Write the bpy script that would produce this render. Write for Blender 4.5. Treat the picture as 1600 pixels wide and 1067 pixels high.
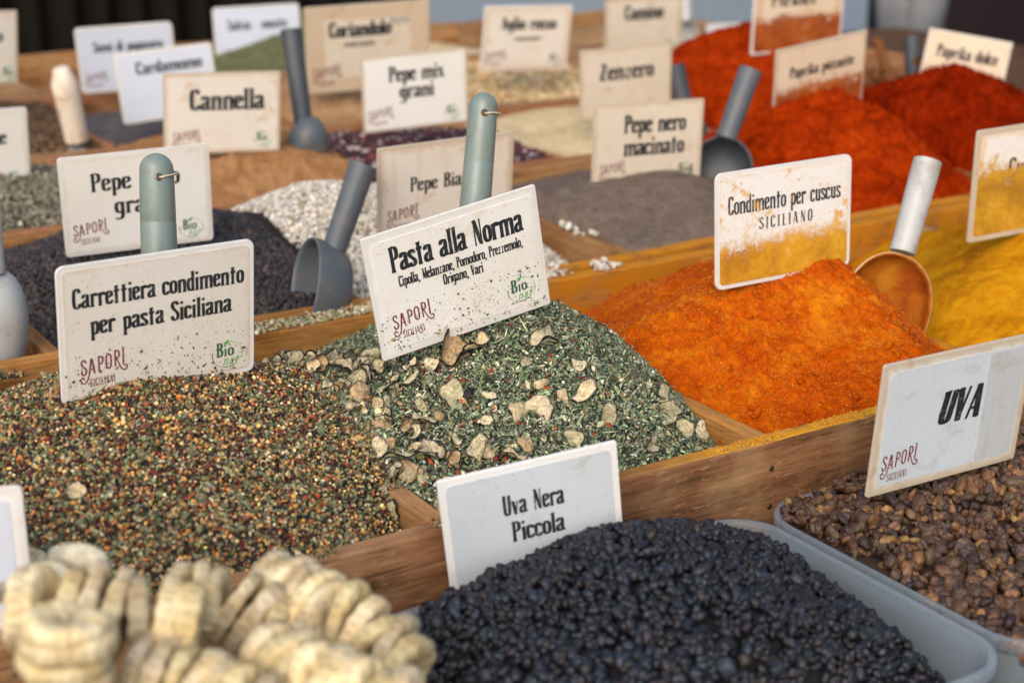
import bpy, bmesh, math, random
import numpy as np
from mathutils import Vector, Matrix, Euler

# ------------------------------------------------------------------ scene, camera, light
for o in list(bpy.data.objects):
    bpy.data.objects.remove(o)
SC = bpy.context.scene
COL = SC.collection
rng = np.random.default_rng(7)
random.seed(7)

cam_d = bpy.data.cameras.new('camera')
cam = bpy.data.objects.new('camera', cam_d)
COL.objects.link(cam)
SC.camera = cam
cam.location = (0, 0, 0.46)
cam.rotation_euler = (math.radians(71.7), 0, math.radians(-32.5))
cam_d.sensor_width = 36
cam_d.lens = 56.25
cam_d.clip_start = 0.02
cam_d.clip_end = 200
cam_d.dof.use_dof = True
cam_d.dof.focus_distance = 1.26
cam_d.dof.aperture_fstop = 5.4
cam_d.dof.aperture_blades = 9

SUN_DIR = Vector((-0.66, -0.62, 0.66)).normalized()      # towards the light: soft, from the left and behind the viewer
world = bpy.data.worlds.new('World')
SC.world = world
world.use_nodes = True
wn = world.node_tree.nodes
sky = wn.new('ShaderNodeTexSky')
sky.sky_type = 'NISHITA'
sky.sun_disc = False
sky.sun_elevation = math.asin(SUN_DIR.z)
sky.sun_rotation = math.atan2(SUN_DIR.x, SUN_DIR.y)
sky.dust_density = 4.0
sky.ozone_density = 0.6
wn['Background'].inputs['Strength'].default_value = 0.15
world.node_tree.links.new(sky.outputs[0], wn['Background'].inputs['Color'])
sun_d = bpy.data.lights.new('sun', 'SUN')
sun = bpy.data.objects.new('sun', sun_d)
COL.objects.link(sun)
sun_d.energy = 1.05
sun_d.angle = math.radians(75)
sun_d.color = (1.0, 1.0, 1.0)
sun.rotation_euler = SUN_DIR.to_track_quat('Z', 'Y').to_euler()
SC.view_settings.view_transform = 'Standard'
SC.view_settings.look = 'None'
SC.view_settings.exposure = 0.47
SC.view_settings.gamma = 1.0
SC.cycles.max_bounces = 8
SC.cycles.transparent_max_bounces = 8
SC.cycles.use_denoising = True

# ------------------------------------------------------------------ helpers
def lin(h):
    h = h.lstrip('#')
    c = [int(h[i:i + 2], 16) / 255 for i in (0, 2, 4)]
    return tuple(x / 12.92 if x <= .04045 else ((x + .055) / 1.055) ** 2.4 for x in c)

class NT:
    """small node-tree writer"""
    def __init__(s, name):
        s.m = bpy.data.materials.new(name)
        s.m.use_nodes = True
        s.t = s.m.node_tree
        s.b = s.t.nodes['Principled BSDF']
    def n(s, typ, **kw):
        nd = s.t.nodes.new('ShaderNode' + typ)
        for k, v in kw.items():
            if k == 'i':
                for kk, vv in v.items():
                    s.set(nd.inputs[kk], vv)
            else:
                setattr(nd, k, v)
        return nd
    def set(s, sock, v):
        if isinstance(v, bpy.types.NodeSocket):
            s.t.links.new(v, sock)
        elif isinstance(v, (tuple, list)) and sock.type == 'RGBA':
            sock.default_value = (*v[:3], 1)
        else:
            sock.default_value = v
    def coord(s, kind='Object'):
        return s.n('TexCoord').outputs[kind]
    def mapping(s, v, scale=(1, 1, 1), loc=(0, 0, 0)):
        return s.n('Mapping', i={'Vector': v, 'Scale': scale, 'Location': loc}).outputs[0]
    def noise(s, v, scale, detail=4, rough=.55, dist=0):
        return s.n('TexNoise', i={'Vector': v, 'Scale': scale, 'Detail': detail, 'Roughness': rough, 'Distortion': dist}).outputs['Fac']
    def ramp(s, f, stops, interp='LINEAR'):
        r = s.n('ValToRGB', i={'Fac': f})
        cr = r.color_ramp
        cr.interpolation = interp
        while len(cr.elements) < len(stops):
            cr.elements.new(.5)
        for e, (p, c) in zip(cr.elements, stops):
            e.position = p
            e.color = (*c[:3], 1) if isinstance(c, (tuple, list)) else (c, c, c, 1)
        return r.outputs['Color']
    def mix(s, f, a, b, mode='MIX'):
        m = s.n('Mix', data_type='RGBA', blend_type=mode, clamp_factor=True)
        s.set(m.inputs['Factor'], f); s.set(m.inputs['A'], a); s.set(m.inputs['B'], b)
        return m.outputs['Result']
    def math(s, op, a, b=0.0, clamp=False):
        m = s.n('Math', operation=op, use_clamp=clamp)
        s.set(m.inputs[0], a); s.set(m.inputs[1], b)
        return m.outputs[0]
    def smooth(s, v, a, b):
        m = s.n('MapRange', interpolation_type='SMOOTHSTEP', i={'Value': v, 'From Min': a, 'From Max': b})
        return m.outputs['Result']
    def bump(s, h, strength=.4, dist=.001):
        s.t.links.new(s.n('Bump', i={'Height': h, 'Strength': strength, 'Distance': dist}).outputs[0], s.b.inputs['Normal'])
    def out(s, color=None, rough=None, **kw):
        if color is not None: s.set(s.b.inputs['Base Color'], color)
        if rough is not None: s.set(s.b.inputs['Roughness'], rough)
        for k, v in kw.items(): s.set(s.b.inputs[k.replace('_', ' ')], v)
        return s.m

def vnoise(x, y, seed, f):
    """smooth value noise in [-1, 1]"""
    r = np.random.default_rng(seed).uniform(-1, 1, (64, 64))
    u, v = x * f + 1000, y * f + 1000
    i, j = np.floor(u).astype(int), np.floor(v).astype(int)
    a, b = u - i, v - j
    a, b = a * a * (3 - 2 * a), b * b * (3 - 2 * b)
    g = lambda p, q: r[p % 64, q % 64]
    return (g(i, j) * (1 - a) + g(i + 1, j) * a) * (1 - b) + (g(i, j + 1) * (1 - a) + g(i + 1, j + 1) * a) * b

def fbm(x, y, seed, f, octs=4, gain=.5):
    s, a = 0, 1
    for k in range(octs):
        s = s + a * vnoise(x + 3.1 * k, y - 1.7 * k, seed + k, f)
        f *= 2.03; a *= gain
    return s

def link(o, parent=None):
    COL.objects.link(o)
    if parent is not None:
        o.parent = parent
    return o

def tag(o, label=None, cat=None, group=None, kind=None):
    for k, v in (('label', label), ('category', cat), ('group', group), ('kind', kind)):
        if v: o[k] = v
    return o

def empty(name, loc=(0, 0, 0), rot=(0, 0, 0), **kw):
    o = bpy.data.objects.new(name, None)
    o.empty_display_size = .02
    link(o)
    o.location = loc; o.rotation_euler = rot
    return tag(o, **kw)

def mesh_np(name, V, F, mat, parent=None, col=None, smooth=True):
    """triangle or quad mesh from numpy arrays"""
    me = bpy.data.meshes.new(name)
    V = np.ascontiguousarray(V, np.float32); F = np.ascontiguousarray(F, np.int32)
    k = F.shape[1]
    me.vertices.add(len(V)); me.vertices.foreach_set('co', V.ravel())
    me.loops.add(F.size); me.loops.foreach_set('vertex_index', F.ravel())
    me.polygons.add(len(F))
    me.polygons.foreach_set('loop_start', np.arange(0, F.size, k, dtype=np.int32))
    me.update(calc_edges=True)
    if col is not None:
        a = me.color_attributes.new('Col', 'FLOAT_COLOR', 'POINT')
        c = np.ones((len(V), 4), np.float32); c[:, :3] = col
        a.data.foreach_set('color', c.ravel())
    me.polygons.foreach_set('use_smooth', np.full(len(F), smooth))
    me.validate()
    me.materials.append(mat)
    return link(bpy.data.objects.new(name, me), parent)

class MB:
    """bmesh collector for hard-surface shapes"""
    def __init__(s): s.bm = bmesh.new()
    def box(s, x0, x1, y0, y1, z0, z1):
        v = [s.bm.verts.new(p) for p in ((x0, y0, z0), (x1, y0, z0), (x1, y1, z0), (x0, y1, z0), (x0, y0, z1), (x1, y0, z1), (x1, y1, z1), (x0, y1, z1))]
        for f in ((3, 2, 1, 0), (4, 5, 6, 7), (0, 1, 5, 4), (1, 2, 6, 5), (2, 3, 7, 6), (3, 0, 4, 7)):
            s.bm.faces.new([v[i] for i in f])
        return s
    def loops(s, loops, closed=True, cap0=False, cap1=False):
        L = [[s.bm.verts.new(p) for p in l] for l in loops]
        n = len(L[0])
        for a, b in zip(L, L[1:]):
            for i in range(n if closed else n - 1):
                j = (i + 1) % n
                s.bm.faces.new((a[i], a[j], b[j], b[i]))
        if cap0: s.bm.faces.new(L[0][::-1])
        if cap1: s.bm.faces.new(L[-1])
        return s
    def build(s, name, mat, parent=None, bevel=0, smooth=False, seg=2, angle=40, sub=0):
        bmesh.ops.recalc_face_normals(s.bm, faces=s.bm.faces)
        me = bpy.data.meshes.new(name)
        s.bm.to_mesh(me); s.bm.free()
        me.materials.append(mat)
        o = link(bpy.data.objects.new(name, me), parent)
        if smooth:
            me.polygons.foreach_set('use_smooth', np.full(len(me.polygons), True))
        if bevel:
            b = o.modifiers.new('bevel', 'BEVEL'); b.width = bevel; b.segments = seg; b.limit_method = 'ANGLE'; b.angle_limit = math.radians(angle)
        if sub:
            q = o.modifiers.new('sub', 'SUBSURF'); q.levels = sub; q.render_levels = sub
        return o

def tube_loops(pts, radii, seg=24):
    """rings round a 3-D polyline"""
    pts = [Vector(p) for p in pts]
    out = []
    up = None
    for i, p in enumerate(pts):
        d = (pts[min(i + 1, len(pts) - 1)] - pts[max(i - 1, 0)]).normalized()
        if up is None:
            up = d.orthogonal().normalized()
        up = (up - d * up.dot(d)).normalized()
        w = d.cross(up)
        r = radii[i]
        out.append([p + (up * math.cos(2 * math.pi * k / seg) + w * math.sin(2 * math.pi * k / seg)) * r for k in range(seg)])
    return out

def ico(sub):
    bm = bmesh.new()
    bmesh.ops.create_icosphere(bm, subdivisions=sub, radius=1)
    bm.verts.ensure_lookup_table()
    V = np.array([v.co[:] for v in bm.verts]); F = np.array([[v.index for v in f.verts] for f in bm.faces])
    bm.free()
    return V, F

def rand_rot(n, r=rng):
    q = r.normal(size=(n, 4)); q /= np.linalg.norm(q, axis=1, keepdims=True)
    w, x, y, z = q.T
    return np.stack([1 - 2 * (y * y + z * z), 2 * (x * y - z * w), 2 * (x * z + y * w), 2 * (x * y + z * w), 1 - 2 * (x * x + z * z), 2 * (y * z - x * w),
                     2 * (x * z - y * w), 2 * (y * z + x * w), 1 - 2 * (x * x + y * y)], 1).reshape(n, 3, 3)

def lie_rot(N, tilt, r=rng):
    """rotations whose local z follows the normals N, with random spin and a tilt"""
    n = len(N)
    Z = N + r.normal(size=(n, 3)) * tilt
    Z /= np.linalg.norm(Z, axis=1, keepdims=True)
    X = np.cross(Z, r.normal(size=(n, 3))); X /= np.linalg.norm(X, axis=1, keepdims=True)
    return np.stack([X, np.cross(Z, X), Z], 2)

def scatter(name, variants, pos, R, scale, col, mat, parent=None, smooth=True):
    """one mesh of many grains: variants = [(V, F)], one colour per grain (times an optional per-vertex tint)"""
    n = len(pos)
    which = rng.integers(0, len(variants), n)
    Vs, Fs, Cs, off = [], [], [], 0
    for k, var in enumerate(variants):
        V, F = var[0], var[1]
        m = np.nonzero(which == k)[0]
        if not len(m): continue
        P = np.einsum('nij,nvj->nvi', R[m], V[None] * scale[m][:, None, :]) + pos[m][:, None, :]
        Vs.append(P.reshape(-1, 3))
        Fs.append((F[None] + (np.arange(len(m)) * len(V))[:, None, None] + off).reshape(-1, F.shape[1]))
        c = np.repeat(col[m][:, None, :], len(V), 1)
        if len(var) > 2: c = c * var[2][None]
        Cs.append(c.reshape(-1, 3))
        off += len(m) * len(V)
    return mesh_np(name, np.concatenate(Vs), np.concatenate(Fs), mat, parent, np.concatenate(Cs), smooth)

def palette(n, pal, jitter=.12):
    cs = np.array([lin(c) for c, w in pal]); w = np.array([w for c, w in pal], float)
    c = cs[rng.choice(len(pal), n, p=w / w.sum())]
    return np.clip(c * np.exp(rng.normal(size=(n, 1)) * jitter * 1.6 + rng.normal(size=(n, 3)) * jitter * .25), 0, 1)

def lump(sub, amp, f, seed, sq=(1, 1, 1)):
    """wrinkled pebble"""
    V, F = ico(sub)
    r = np.random.default_rng(seed)
    d = np.zeros(len(V))
    for k in range(7):
        w = r.normal(size=3) * f * (1 + .5 * k)
        d += np.sin(V @ w + r.uniform(0, 6.3)) / (1 + .55 * k)
    V = V * (1 + amp * d[:, None] / 1.8) * np.array(sq)
    return V, F

def flake(seed, n=2):
    r = np.random.default_rng(seed)
    L, w, b = r.uniform(.8, 1.5), r.uniform(.3, .75), r.uniform(-.35, .35)
    V = np.array([(-L, -w * r.uniform(.2, 1), b), (-L * .9, w * r.uniform(.2, 1), b * .7), (0, -w, 0), (0, w, r.uniform(-.12, .12)), (L * .8, -w * r.uniform(.1, .9), b), (L, w * r.uniform(.1, .8), b * .8)])
    F = np.array([(0, 2, 3), (0, 3, 1), (2, 4, 5), (2, 5, 3)])
    return V, F

FLAKES = [flake(i) for i in range(14)]
CRUMBS = [lump(1, .34, 2.2, i, (1, .8, .7)) for i in range(10)]
ROUND = [lump(1, .13, 2.2, 20 + i, (1, .9, .8)) for i in range(6)]
PEPPER = [lump(2, .10, 4.5, 40 + i) for i in range(6)]
SEEDS = [(np.array(ico(1)[0]) * np.array((1.9, .62, .6)), ico(1)[1])]
RAISIN_LO = [lump(2, .19, 2.8, 60 + i, (1, .86, .74)) for i in range(10)]
RAISIN_HI = [lump(3, .17, 2.7, 80 + i, (1, .84, .70)) for i in range(10)]

# ------------------------------------------------------------------ materials
def m_wood(name, c1, c2, c3, dust=None, knots=True, grime=.35, bare=0):
    t = NT(name)
    c = t.coord()
    rnd = t.n('ObjectInfo').outputs['Random']
    ofs = t.n('CombineXYZ', i={'X': t.math('MULTIPLY', rnd, 7.3), 'Y': t.math('MULTIPLY', rnd, 3.1), 'Z': t.math('MULTIPLY', rnd, 5.7)}).outputs[0]
    v = t.n('VectorMath', operation='ADD', i={0: c, 1: ofs}).outputs[0]
    big = t.noise(t.mapping(v, (3, 40, 40)), 1, 3, .5)
    warp = t.noise(t.mapping(v, (5, 14, 14)), 1, 2, .5)
    ring = t.n('TexWave', wave_type='BANDS', bands_direction='Z', i={'Vector': t.mapping(v, (.35, 1, 1)), 'Scale': 30, 'Distortion': 11, 'Detail': 4, 'Detail Scale': 1.2}).outputs['Fac']
    fine = t.noise(t.mapping(v, (22, 480, 480)), 1, 6, .72)
    col = t.ramp(big, [(.3, c1), (.55, c2), (.75, c3)])
    col = t.mix(t.math('MULTIPLY', ring, .22), col, tuple(x * .5 for x in c1))
    col = t.mix(t.math('MULTIPLY', t.smooth(fine, .46, .68), .7), col, tuple(x * .33 for x in c1))
    if knots:
        vo = t.n('TexVoronoi', feature='F1', i={'Vector': t.mapping(v, (6.5, 9, 15)), 'Scale': 1, 'Randomness': 1})
        d = t.math('ADD', vo.outputs['Distance'], t.math('MULTIPLY', t.math('SUBTRACT', warp, .5), .22))
        sel = t.math('GREATER_THAN', t.n('SeparateColor', i={'Color': vo.outputs['Color']}).outputs[0], .45)
        k = t.math('MULTIPLY', t.math('SUBTRACT', 1, t.smooth(d, .13, .30)), sel)
        col = t.mix(t.math('MULTIPLY', k, .75), col, tuple(x * .22 for x in c1))
    dirt = t.noise(t.mapping(v, (1, 2.2, 2.2)), 22, 7, .7)
    scr = t.noise(t.mapping(v, (60, 900, 300)), 1, 3, .6)
    col = t.mix(t.math('MULTIPLY', t.smooth(scr, .6, .7), .45), col, tuple(x * 1.35 for x in c3))
    col = t.mix(t.math('MULTIPLY', t.smooth(dirt, .5, .72), grime), col, lin('#3a2413'))
    if bare:
        col = t.mix(t.math('MULTIPLY', t.smooth(t.noise(v, 11, 4, .6), .45, .65), bare), col, lin('#a98a63'))
    if dust:
        dc, x0, x1, zlo, amt = dust
        geo = t.n('NewGeometry').outputs
        sx = t.n('SeparateXYZ', i={'Vector': geo['Position']}).outputs
        top = t.smooth(t.n('SeparateXYZ', i={'Vector': geo['Normal']}).outputs[2], .5, .9)
        m = t.math('MULTIPLY', t.smooth(sx[0], x0, x1), t.math('MAXIMUM', t.smooth(t.noise(c, 30, 6, .7), .33, .52), .35))
        wall = t.math('MULTIPLY', t.smooth(t.noise(c, 17, 6, .65), .27, .56), zlo)
        f = t.math('MULTIPLY', t.math('MULTIPLY', m, t.math('MAXIMUM', top, wall)), amt)
        col = t.mix(f, col, dc)
    t.bump(t.math('ADD', fine, t.math('MULTIPLY', big, .7)), .5, .0012)
    return t.out(col, t.math('ADD', .6, t.math('MULTIPLY', fine, .3)), Specular_IOR_Level=.16)

WARM = (lin('#83562f'), lin('#a67a4d'), lin('#bb9268'))
M_wood = m_wood('pine_wood', *WARM, grime=.5, bare=.35)
M_wood_front = m_wood('weathered_pine', lin('#68442d'), lin('#8d6343'), lin('#a8815f'), dust=(lin('#c98f1c'), .60, .80, .0, .95), grime=.75, bare=.45)
M_wood_yellow = m_wood('turmeric_stained_pine', lin('#8a5a28'), lin('#ad773a'), lin('#bd8a4c'), dust=(lin('#bd7a12'), .78, .90, 1.0, .92), grime=.3, bare=.15)
M_wood_back = m_wood('reddish_pine', lin('#8d5a3a'), lin('#a8754f'), lin('#b98a66'), grime=.25, bare=.2)
M_wood_grey = m_wood('greyed_pine', lin('#7c5b3e'), lin('#9a7a58'), lin('#ab8f6f'), grime=.45, bare=.3)

def m_vcol(name, rough=.7, var=0, vs=300, spec=.3, bump=0, bs=800, sheen=0, sss=0):
    t = NT(name)
    c = t.n('Attribute', attribute_name='Col').outputs['Color']
    v = t.n('NewGeometry').outputs['Position']
    if var:
        c = t.mix(t.math('MULTIPLY', t.smooth(t.noise(v, vs, 4, .6), .35, .68), var), c, t.mix(1.0, c, (.32, .28, .25), 'MULTIPLY'))
    if bump:
        t.bump(t.noise(v, bs, 3, .6, .8), bump, .0016)
    if sss:
        t.out(Subsurface_Weight=sss, Subsurface_Radius=(.004, .002, .001), Subsurface_Scale=1.0)
    return t.out(c, rough, Specular_IOR_Level=spec)

M_grain = m_vcol('dry_grains', .72, .25, 900, .25)
M_pepper = m_vcol('peppercorns', .5, .45, 700, .4, .5, 900)
M_raisin = m_vcol('raisin_skin', .42, .6, 330, .42, .75, 430, sss=.15)
M_currant = m_vcol('currant_skin', .38, .5, 420, .42, .6, 430)
M_veg = m_vcol('dried_vegetable', .7, .45, 420, .25, .8, 700)
M_fig = m_vcol('dried_fig_flesh', .62, .38, 120, .3, .8, 260)

def m_powder(name, pale, mid, deep, fine=1500, patch=26, lumpy=.5):
    t = NT(name)
    v = t.coord()
    a = t.math('ADD', t.math('MULTIPLY', t.noise(v, patch, 7, .7, .6), .65), t.math('MULTIPLY', t.noise(v, patch * 6, 5, .7, .3), .35))
    b = t.noise(v, fine, 3, .6)
    c = t.ramp(a, [(.36, deep), (.5, mid), (.63, pale)])
    c = t.mix(t.math('MULTIPLY', t.smooth(b, .45, .75), .38), c, deep)
    c = t.mix(t.math('MULTIPLY', t.smooth(t.noise(v, fine * .6, 2, .5), .62, .8), .4), c, pale)
    t.bump(t.math('ADD', t.noise(v, fine * .55, 4, .7), t.math('MULTIPLY', t.noise(v, 160, 4, .6), 2)), lumpy, .0014)
    return t.out(c, .95, Specular_IOR_Level=.02)

M_cuscus = m_powder('orange_spice_powder', lin('#cf7a12'), lin('#b85006'), lin('#923203'), 1500, 16, .8)
M_turmeric = m_powder('yellow_turmeric_powder', lin('#c8951a'), lin('#b87c0e'), lin('#93590a'), 900, 16, .4)
M_paprika = m_powder('red_paprika_powder', lin('#a83a08'), lin('#8c2803'), lin('#5c1201'), 900, 24)
M_paprika2 = m_powder('deep_red_paprika_powder', lin('#8a2604'), lin('#701801'), lin('#4a0c01'), 900, 24)
M_cinnamon = m_powder('cinnamon_powder', lin('#a8805a'), lin('#926a46'), lin('#785232'), 900, 30)
M_greypep = m_powder('ground_black_pepper', lin('#7d6e63'), lin('#6c5e54'), lin('#574b43'), 1600, 40, .35)
M_greydk = m_powder('dark_grey_ground_spice', lin('#65605f'), lin('#585353'), lin('#474344'), 1600, 40, .35)
M_ginger = m_powder('cream_ginger_powder', lin('#d3c2a0'), lin('#c2ae88'), lin('#a8946f'), 1400, 40, .3)
M_coriander = m_powder('beige_coriander_powder', lin('#aa8a67'), lin('#937352'), lin('#7a5c3e'), 1200, 30, .4)
M_herb = m_powder('green_herb_powder', lin('#6f7052'), lin('#5b5d42'), lin('#464a32'), 700, 60, .6)
M_under = NT('shadowed_heap_core').out(lin('#221b14'), .9)  # dark core colours stand in for shade in the gaps between grains
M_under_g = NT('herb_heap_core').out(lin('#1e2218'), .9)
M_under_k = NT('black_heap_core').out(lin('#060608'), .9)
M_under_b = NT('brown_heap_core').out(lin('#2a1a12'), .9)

def m_plastic(name, c, rough=.35, dirt=None, amt=.4, scale=18, spec=.45):
    t = NT(name)
    v = t.coord()
    n = t.noise(v, scale, 6, .65)
    col = c
    if dirt:
        col = t.mix(t.math('MULTIPLY', t.smooth(n, .46, .68), amt), c, dirt)
    t.bump(t.noise(v, 60, 3, .5), .06, .002)
    return t.out(col, t.math('ADD', rough, t.math('MULTIPLY', n, .2)), Specular_IOR_Level=spec)

M_scoop_green = m_plastic('grey_green_plastic', lin('#717f7a'), .2, lin('#6d6a58'), .6, 55)
M_scoop_grey = m_plastic('slate_grey_plastic', lin('#4d555c'), .38, lin('#6f5f50'), .6, 55)
M_scoop_dark = m_plastic('dark_grey_plastic', lin('#3a4047'), .42, lin('#4f4a46'), .6, 55)
M_scoop_white = m_plastic('white_plastic', lin('#a9abaa'), .34, lin('#85786a'), .6, 34)
M_scoop_cream = m_plastic('dusty_cream_plastic', lin('#d9cdbb'), .4, lin('#a97f52'), .6, 30)
M_scoop_orange = m_plastic('orange_dusted_plastic', lin('#cdbb98'), .5, lin('#b0690f'), .8, 40)
M_string = NT('natural_string').out(lin('#c9b79a'), .8)

def m_inside(name):
    t = NT(name); v = t.coord()
    c = t.ramp(t.noise(v, 34, 6, .65, .4), [(.3, lin('#6f2c0a')), (.5, lin('#914a0e')), (.7, lin('#a56a1a'))])
    t.bump(t.noise(v, 200, 4, .6), .5, .001)
    return t.out(c, .8, Specular_IOR_Level=.1)
M_scoop_inside = m_inside('powder_caked_plastic')

t = NT('translucent_bin_plastic')
_n = t.noise(t.coord(), 14, 5, .6)
_lw = t.n('LayerWeight', i={'Blend': .35}).outputs['Facing']
M_bin = t.out(t.mix(t.math('MULTIPLY', t.smooth(_n, .5, .72), .25), lin('#94a2ae'), lin('#8d8068')), t.math('ADD', .16, t.math('MULTIPLY', _n, .25)), Specular_IOR_Level=.6, Alpha=t.math('ADD', .22, t.math('MULTIPLY', _lw, .5)))

t = NT('black_ink'); M_ink = t.out(t.mix(t.smooth(t.noise(t.coord(), 260, 5, .7), .56, .70), lin('#1d2126'), lin('#6d675e')), .5)
t = NT('maroon_ink'); M_maroon = t.out(t.mix(t.smooth(t.noise(t.coord(), 300, 5, .7), .56, .75), lin('#6d2531'), lin('#a37b74')), .5)
M_green1 = NT('dark_green_ink').out(lin('#2f5a41'), .5)
M_green2 = NT('leaf_green_ink').out(lin('#4f9a4a'), .5)
M_grey_ink = NT('faded_grey_ink').out(lin('#8f8b86'), .6)

def dust_mask(t, v, s, dust):
    dc, d2, y0, amp, sp, off = dust
    vv = t.mapping(v, (1, 1, 1), (off, off * .7, 0))
    n1 = t.noise(vv, 26, 7, .7, .4)
    n2 = t.noise(vv, 150, 6, .75)
    n3 = t.noise(vv, 420, 3, .7)
    f = t.math('ADD', t.math('SUBTRACT', y0, s[1]), t.math('ADD', t.math('MULTIPLY', t.math('SUBTRACT', n1, .5), amp), t.math('MULTIPLY', t.math('SUBTRACT', n2, .5), amp * .9)))
    m = t.math('MULTIPLY', t.smooth(f, -.009, .008), t.math('SUBTRACT', 1, t.math('MULTIPLY', t.smooth(t.math('ADD', n1, t.math('MULTIPLY', n2, .7)), .98, 1.08), .8)))
    m = t.math('MAXIMUM', m, t.math('MULTIPLY', t.smooth(t.math('ADD', n1, t.math('MULTIPLY', n2, .6)), .86, .98), sp))
    m = t.math('MAXIMUM', m, t.math('MULTIPLY', t.smooth(f, -.035, .012), t.smooth(n3, .56, .66)))
    return m, t.mix(t.smooth(t.math('ADD', t.math('MULTIPLY', n1, .6), t.math('MULTIPLY', n2, .4)), .36, .62), lin(dc), lin(d2))

def m_card(name, base, stain=.35, stain_c='#b59a6e', specks=0, speck_c=('#4a4a34', '#7a5a2a'), dust=None, edge=.4, w=.148, h=.105):
    """sign face: off-white with stains, specks of spice and, on the powder signs, a caked lower edge (object space, so each sign carries its own)"""
    t = NT(name); v = t.coord()
    rnd = t.n('ObjectInfo').outputs['Random']
    vv = t.n('VectorMath', operation='ADD', i={0: v, 1: t.n('CombineXYZ', i={'X': t.math('MULTIPLY', rnd, 9.0), 'Y': t.math('MULTIPLY', rnd, 5.0)}).outputs[0]}).outputs[0]
    s = t.n('SeparateXYZ', i={'Vector': v}).outputs
    c = t.mix(t.math('MULTIPLY', t.smooth(t.noise(vv, 9, 4, .55), .35, .7), .5), base, tuple(x * y for x, y in zip(base, (.90, .86, .78))))
    c = t.mix(t.math('MULTIPLY', t.smooth(t.noise(vv, 34, 6, .68, .5), .55, .72), stain), c, lin(stain_c))
    c = t.mix(t.math('MULTIPLY', t.smooth(t.noise(t.mapping(vv, (70, 6, 70)), 1, 4, .6), .58, .74), stain * .45), c, lin(stain_c))
    ex = t.math('SUBTRACT', t.math('ABSOLUTE', s[0]), w / 2 - .006)
    ey = t.math('SUBTRACT', t.math('ABSOLUTE', s[1]), h / 2 - .006)
    e = t.math('ADD', t.math('MAXIMUM', ex, ey), t.math('MULTIPLY', t.math('SUBTRACT', t.noise(vv, 60, 4, .6), .5), .012))
    c = t.mix(t.math('MULTIPLY', t.smooth(e, -.002, .004), edge), c, lin(stain_c))
    if specks:
        low = t.math('SUBTRACT', 1, t.smooth(s[1], -.05, .05))
        for sc, cc, th, kk in ((520, speck_c[0], .22, .55), (880, speck_c[1], .26, .7), (270, speck_c[0], .13, .30), (330, speck_c[1], .17, .25), (190, '#8a4a2a', .10, .12)):
            vo = t.n('TexVoronoi', feature='F1', i={'Vector': t.mapping(vv, (1, 1.5, 1), (sc * .013, sc * .007, 0)), 'Scale': sc})
            r = t.n('SeparateColor', i={'Color': vo.outputs['Color']}).outputs
            clus = t.smooth(t.noise(vv, 46, 5, .7), .46, .68)
            thr = t.math('MULTIPLY', t.math('ADD', .05, t.math('ADD', t.math('MULTIPLY', t.math('MULTIPLY', low, low), specks), t.math('MULTIPLY', clus, .28))), kk)
            on = t.math('MULTIPLY', t.math('LESS_THAN', r[0], thr), t.math('LESS_THAN', t.math('ADD', vo.outputs['Distance'], t.math('MULTIPLY', t.math('SUBTRACT', t.noise(vv, 1100, 2, .6), .5), .5)), t.math('ADD', th * .4, t.math('MULTIPLY', r[1], th * 1.3))))
            c = t.mix(t.math('MULTIPLY', on, t.math('ADD', .25, t.math('MULTIPLY', r[2], .5))), c, lin(cc))
    if dust:
        m, dcol = dust_mask(t, v, s, dust)
        c = t.mix(t.math('MULTIPLY', m, .985), c, dcol)
    t.bump(t.noise(vv, 40, 5, .6), .12, .001)
    return t.out(c, .42, Specular_IOR_Level=.35)

W1, W2, W3 = lin('#d9d7d3'), lin('#d3cdc3'), lin('#cabfae')
M_board_white = m_card('white_sign_plastic', lin('#dadada'), .22, '#a99b84', .0, edge=.25)
M_board_cream = m_card('cream_sign_plastic', lin('#cac3b7'), .4, '#9c8460', .0, edge=.45)
CARDS = {
    'clean': m_card('clean_sign_card', W1, .18, '#b9a88a'),
    'bluish': m_card('cool_white_sign_card', lin('#c3cad8'), .1, '#a9a9b5', edge=.1),
    'herb': m_card('herb_specked_sign_card', W1, .3, '#b59a5e', .24, ('#3f4030', '#77582a')),
    'mixed': m_card('spice_specked_sign_card', lin('#cdc8c0'), .35, '#b4925e', .20, ('#54382a', '#5b5a38')),
    'cream': m_card('stained_cream_sign_card', W2, .55, '#b88a5c', .05),
    'tan': m_card('tan_sign_card', W3, .6, '#a98454', .04),
    'orange': m_card('orange_dusted_sign_card', W1, .35, '#c79a4e', .04, dust=('#a56c08', '#c99414', -.013, .042, .9, .0)),
    'yellow': m_card('yellow_dusted_sign_card', W1, .55, '#c79a3e', .04, dust=('#96690c', '#bd8f1e', .016, .055, 1.0, 3.0)),
    'red': m_card('paprika_dusted_sign_card', lin('#d6c4ac'), .4, '#b98a5c', .03, dust=('#7a2c07', '#a4551a', -.008, .060, .5, 5.0)),
    'dirty': m_card('dusty_white_sign_card', lin('#bcc4cc'), .5, '#9a9488', .03, ('#8a7f6c', '#6a5a44')),  # bluish base has sky reflection painted in; stains and specks are dirt
}
def m_dusty_ink(name, ink_c, dust):
    t = NT(name); v = t.coord(); s = t.n('SeparateXYZ', i={'Vector': v}).outputs
    m, dcol = dust_mask(t, v, s, dust)
    return t.out(t.mix(t.math('MULTIPLY', m, .96), ink_c, dcol), .6)
DUSTY = {}
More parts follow.
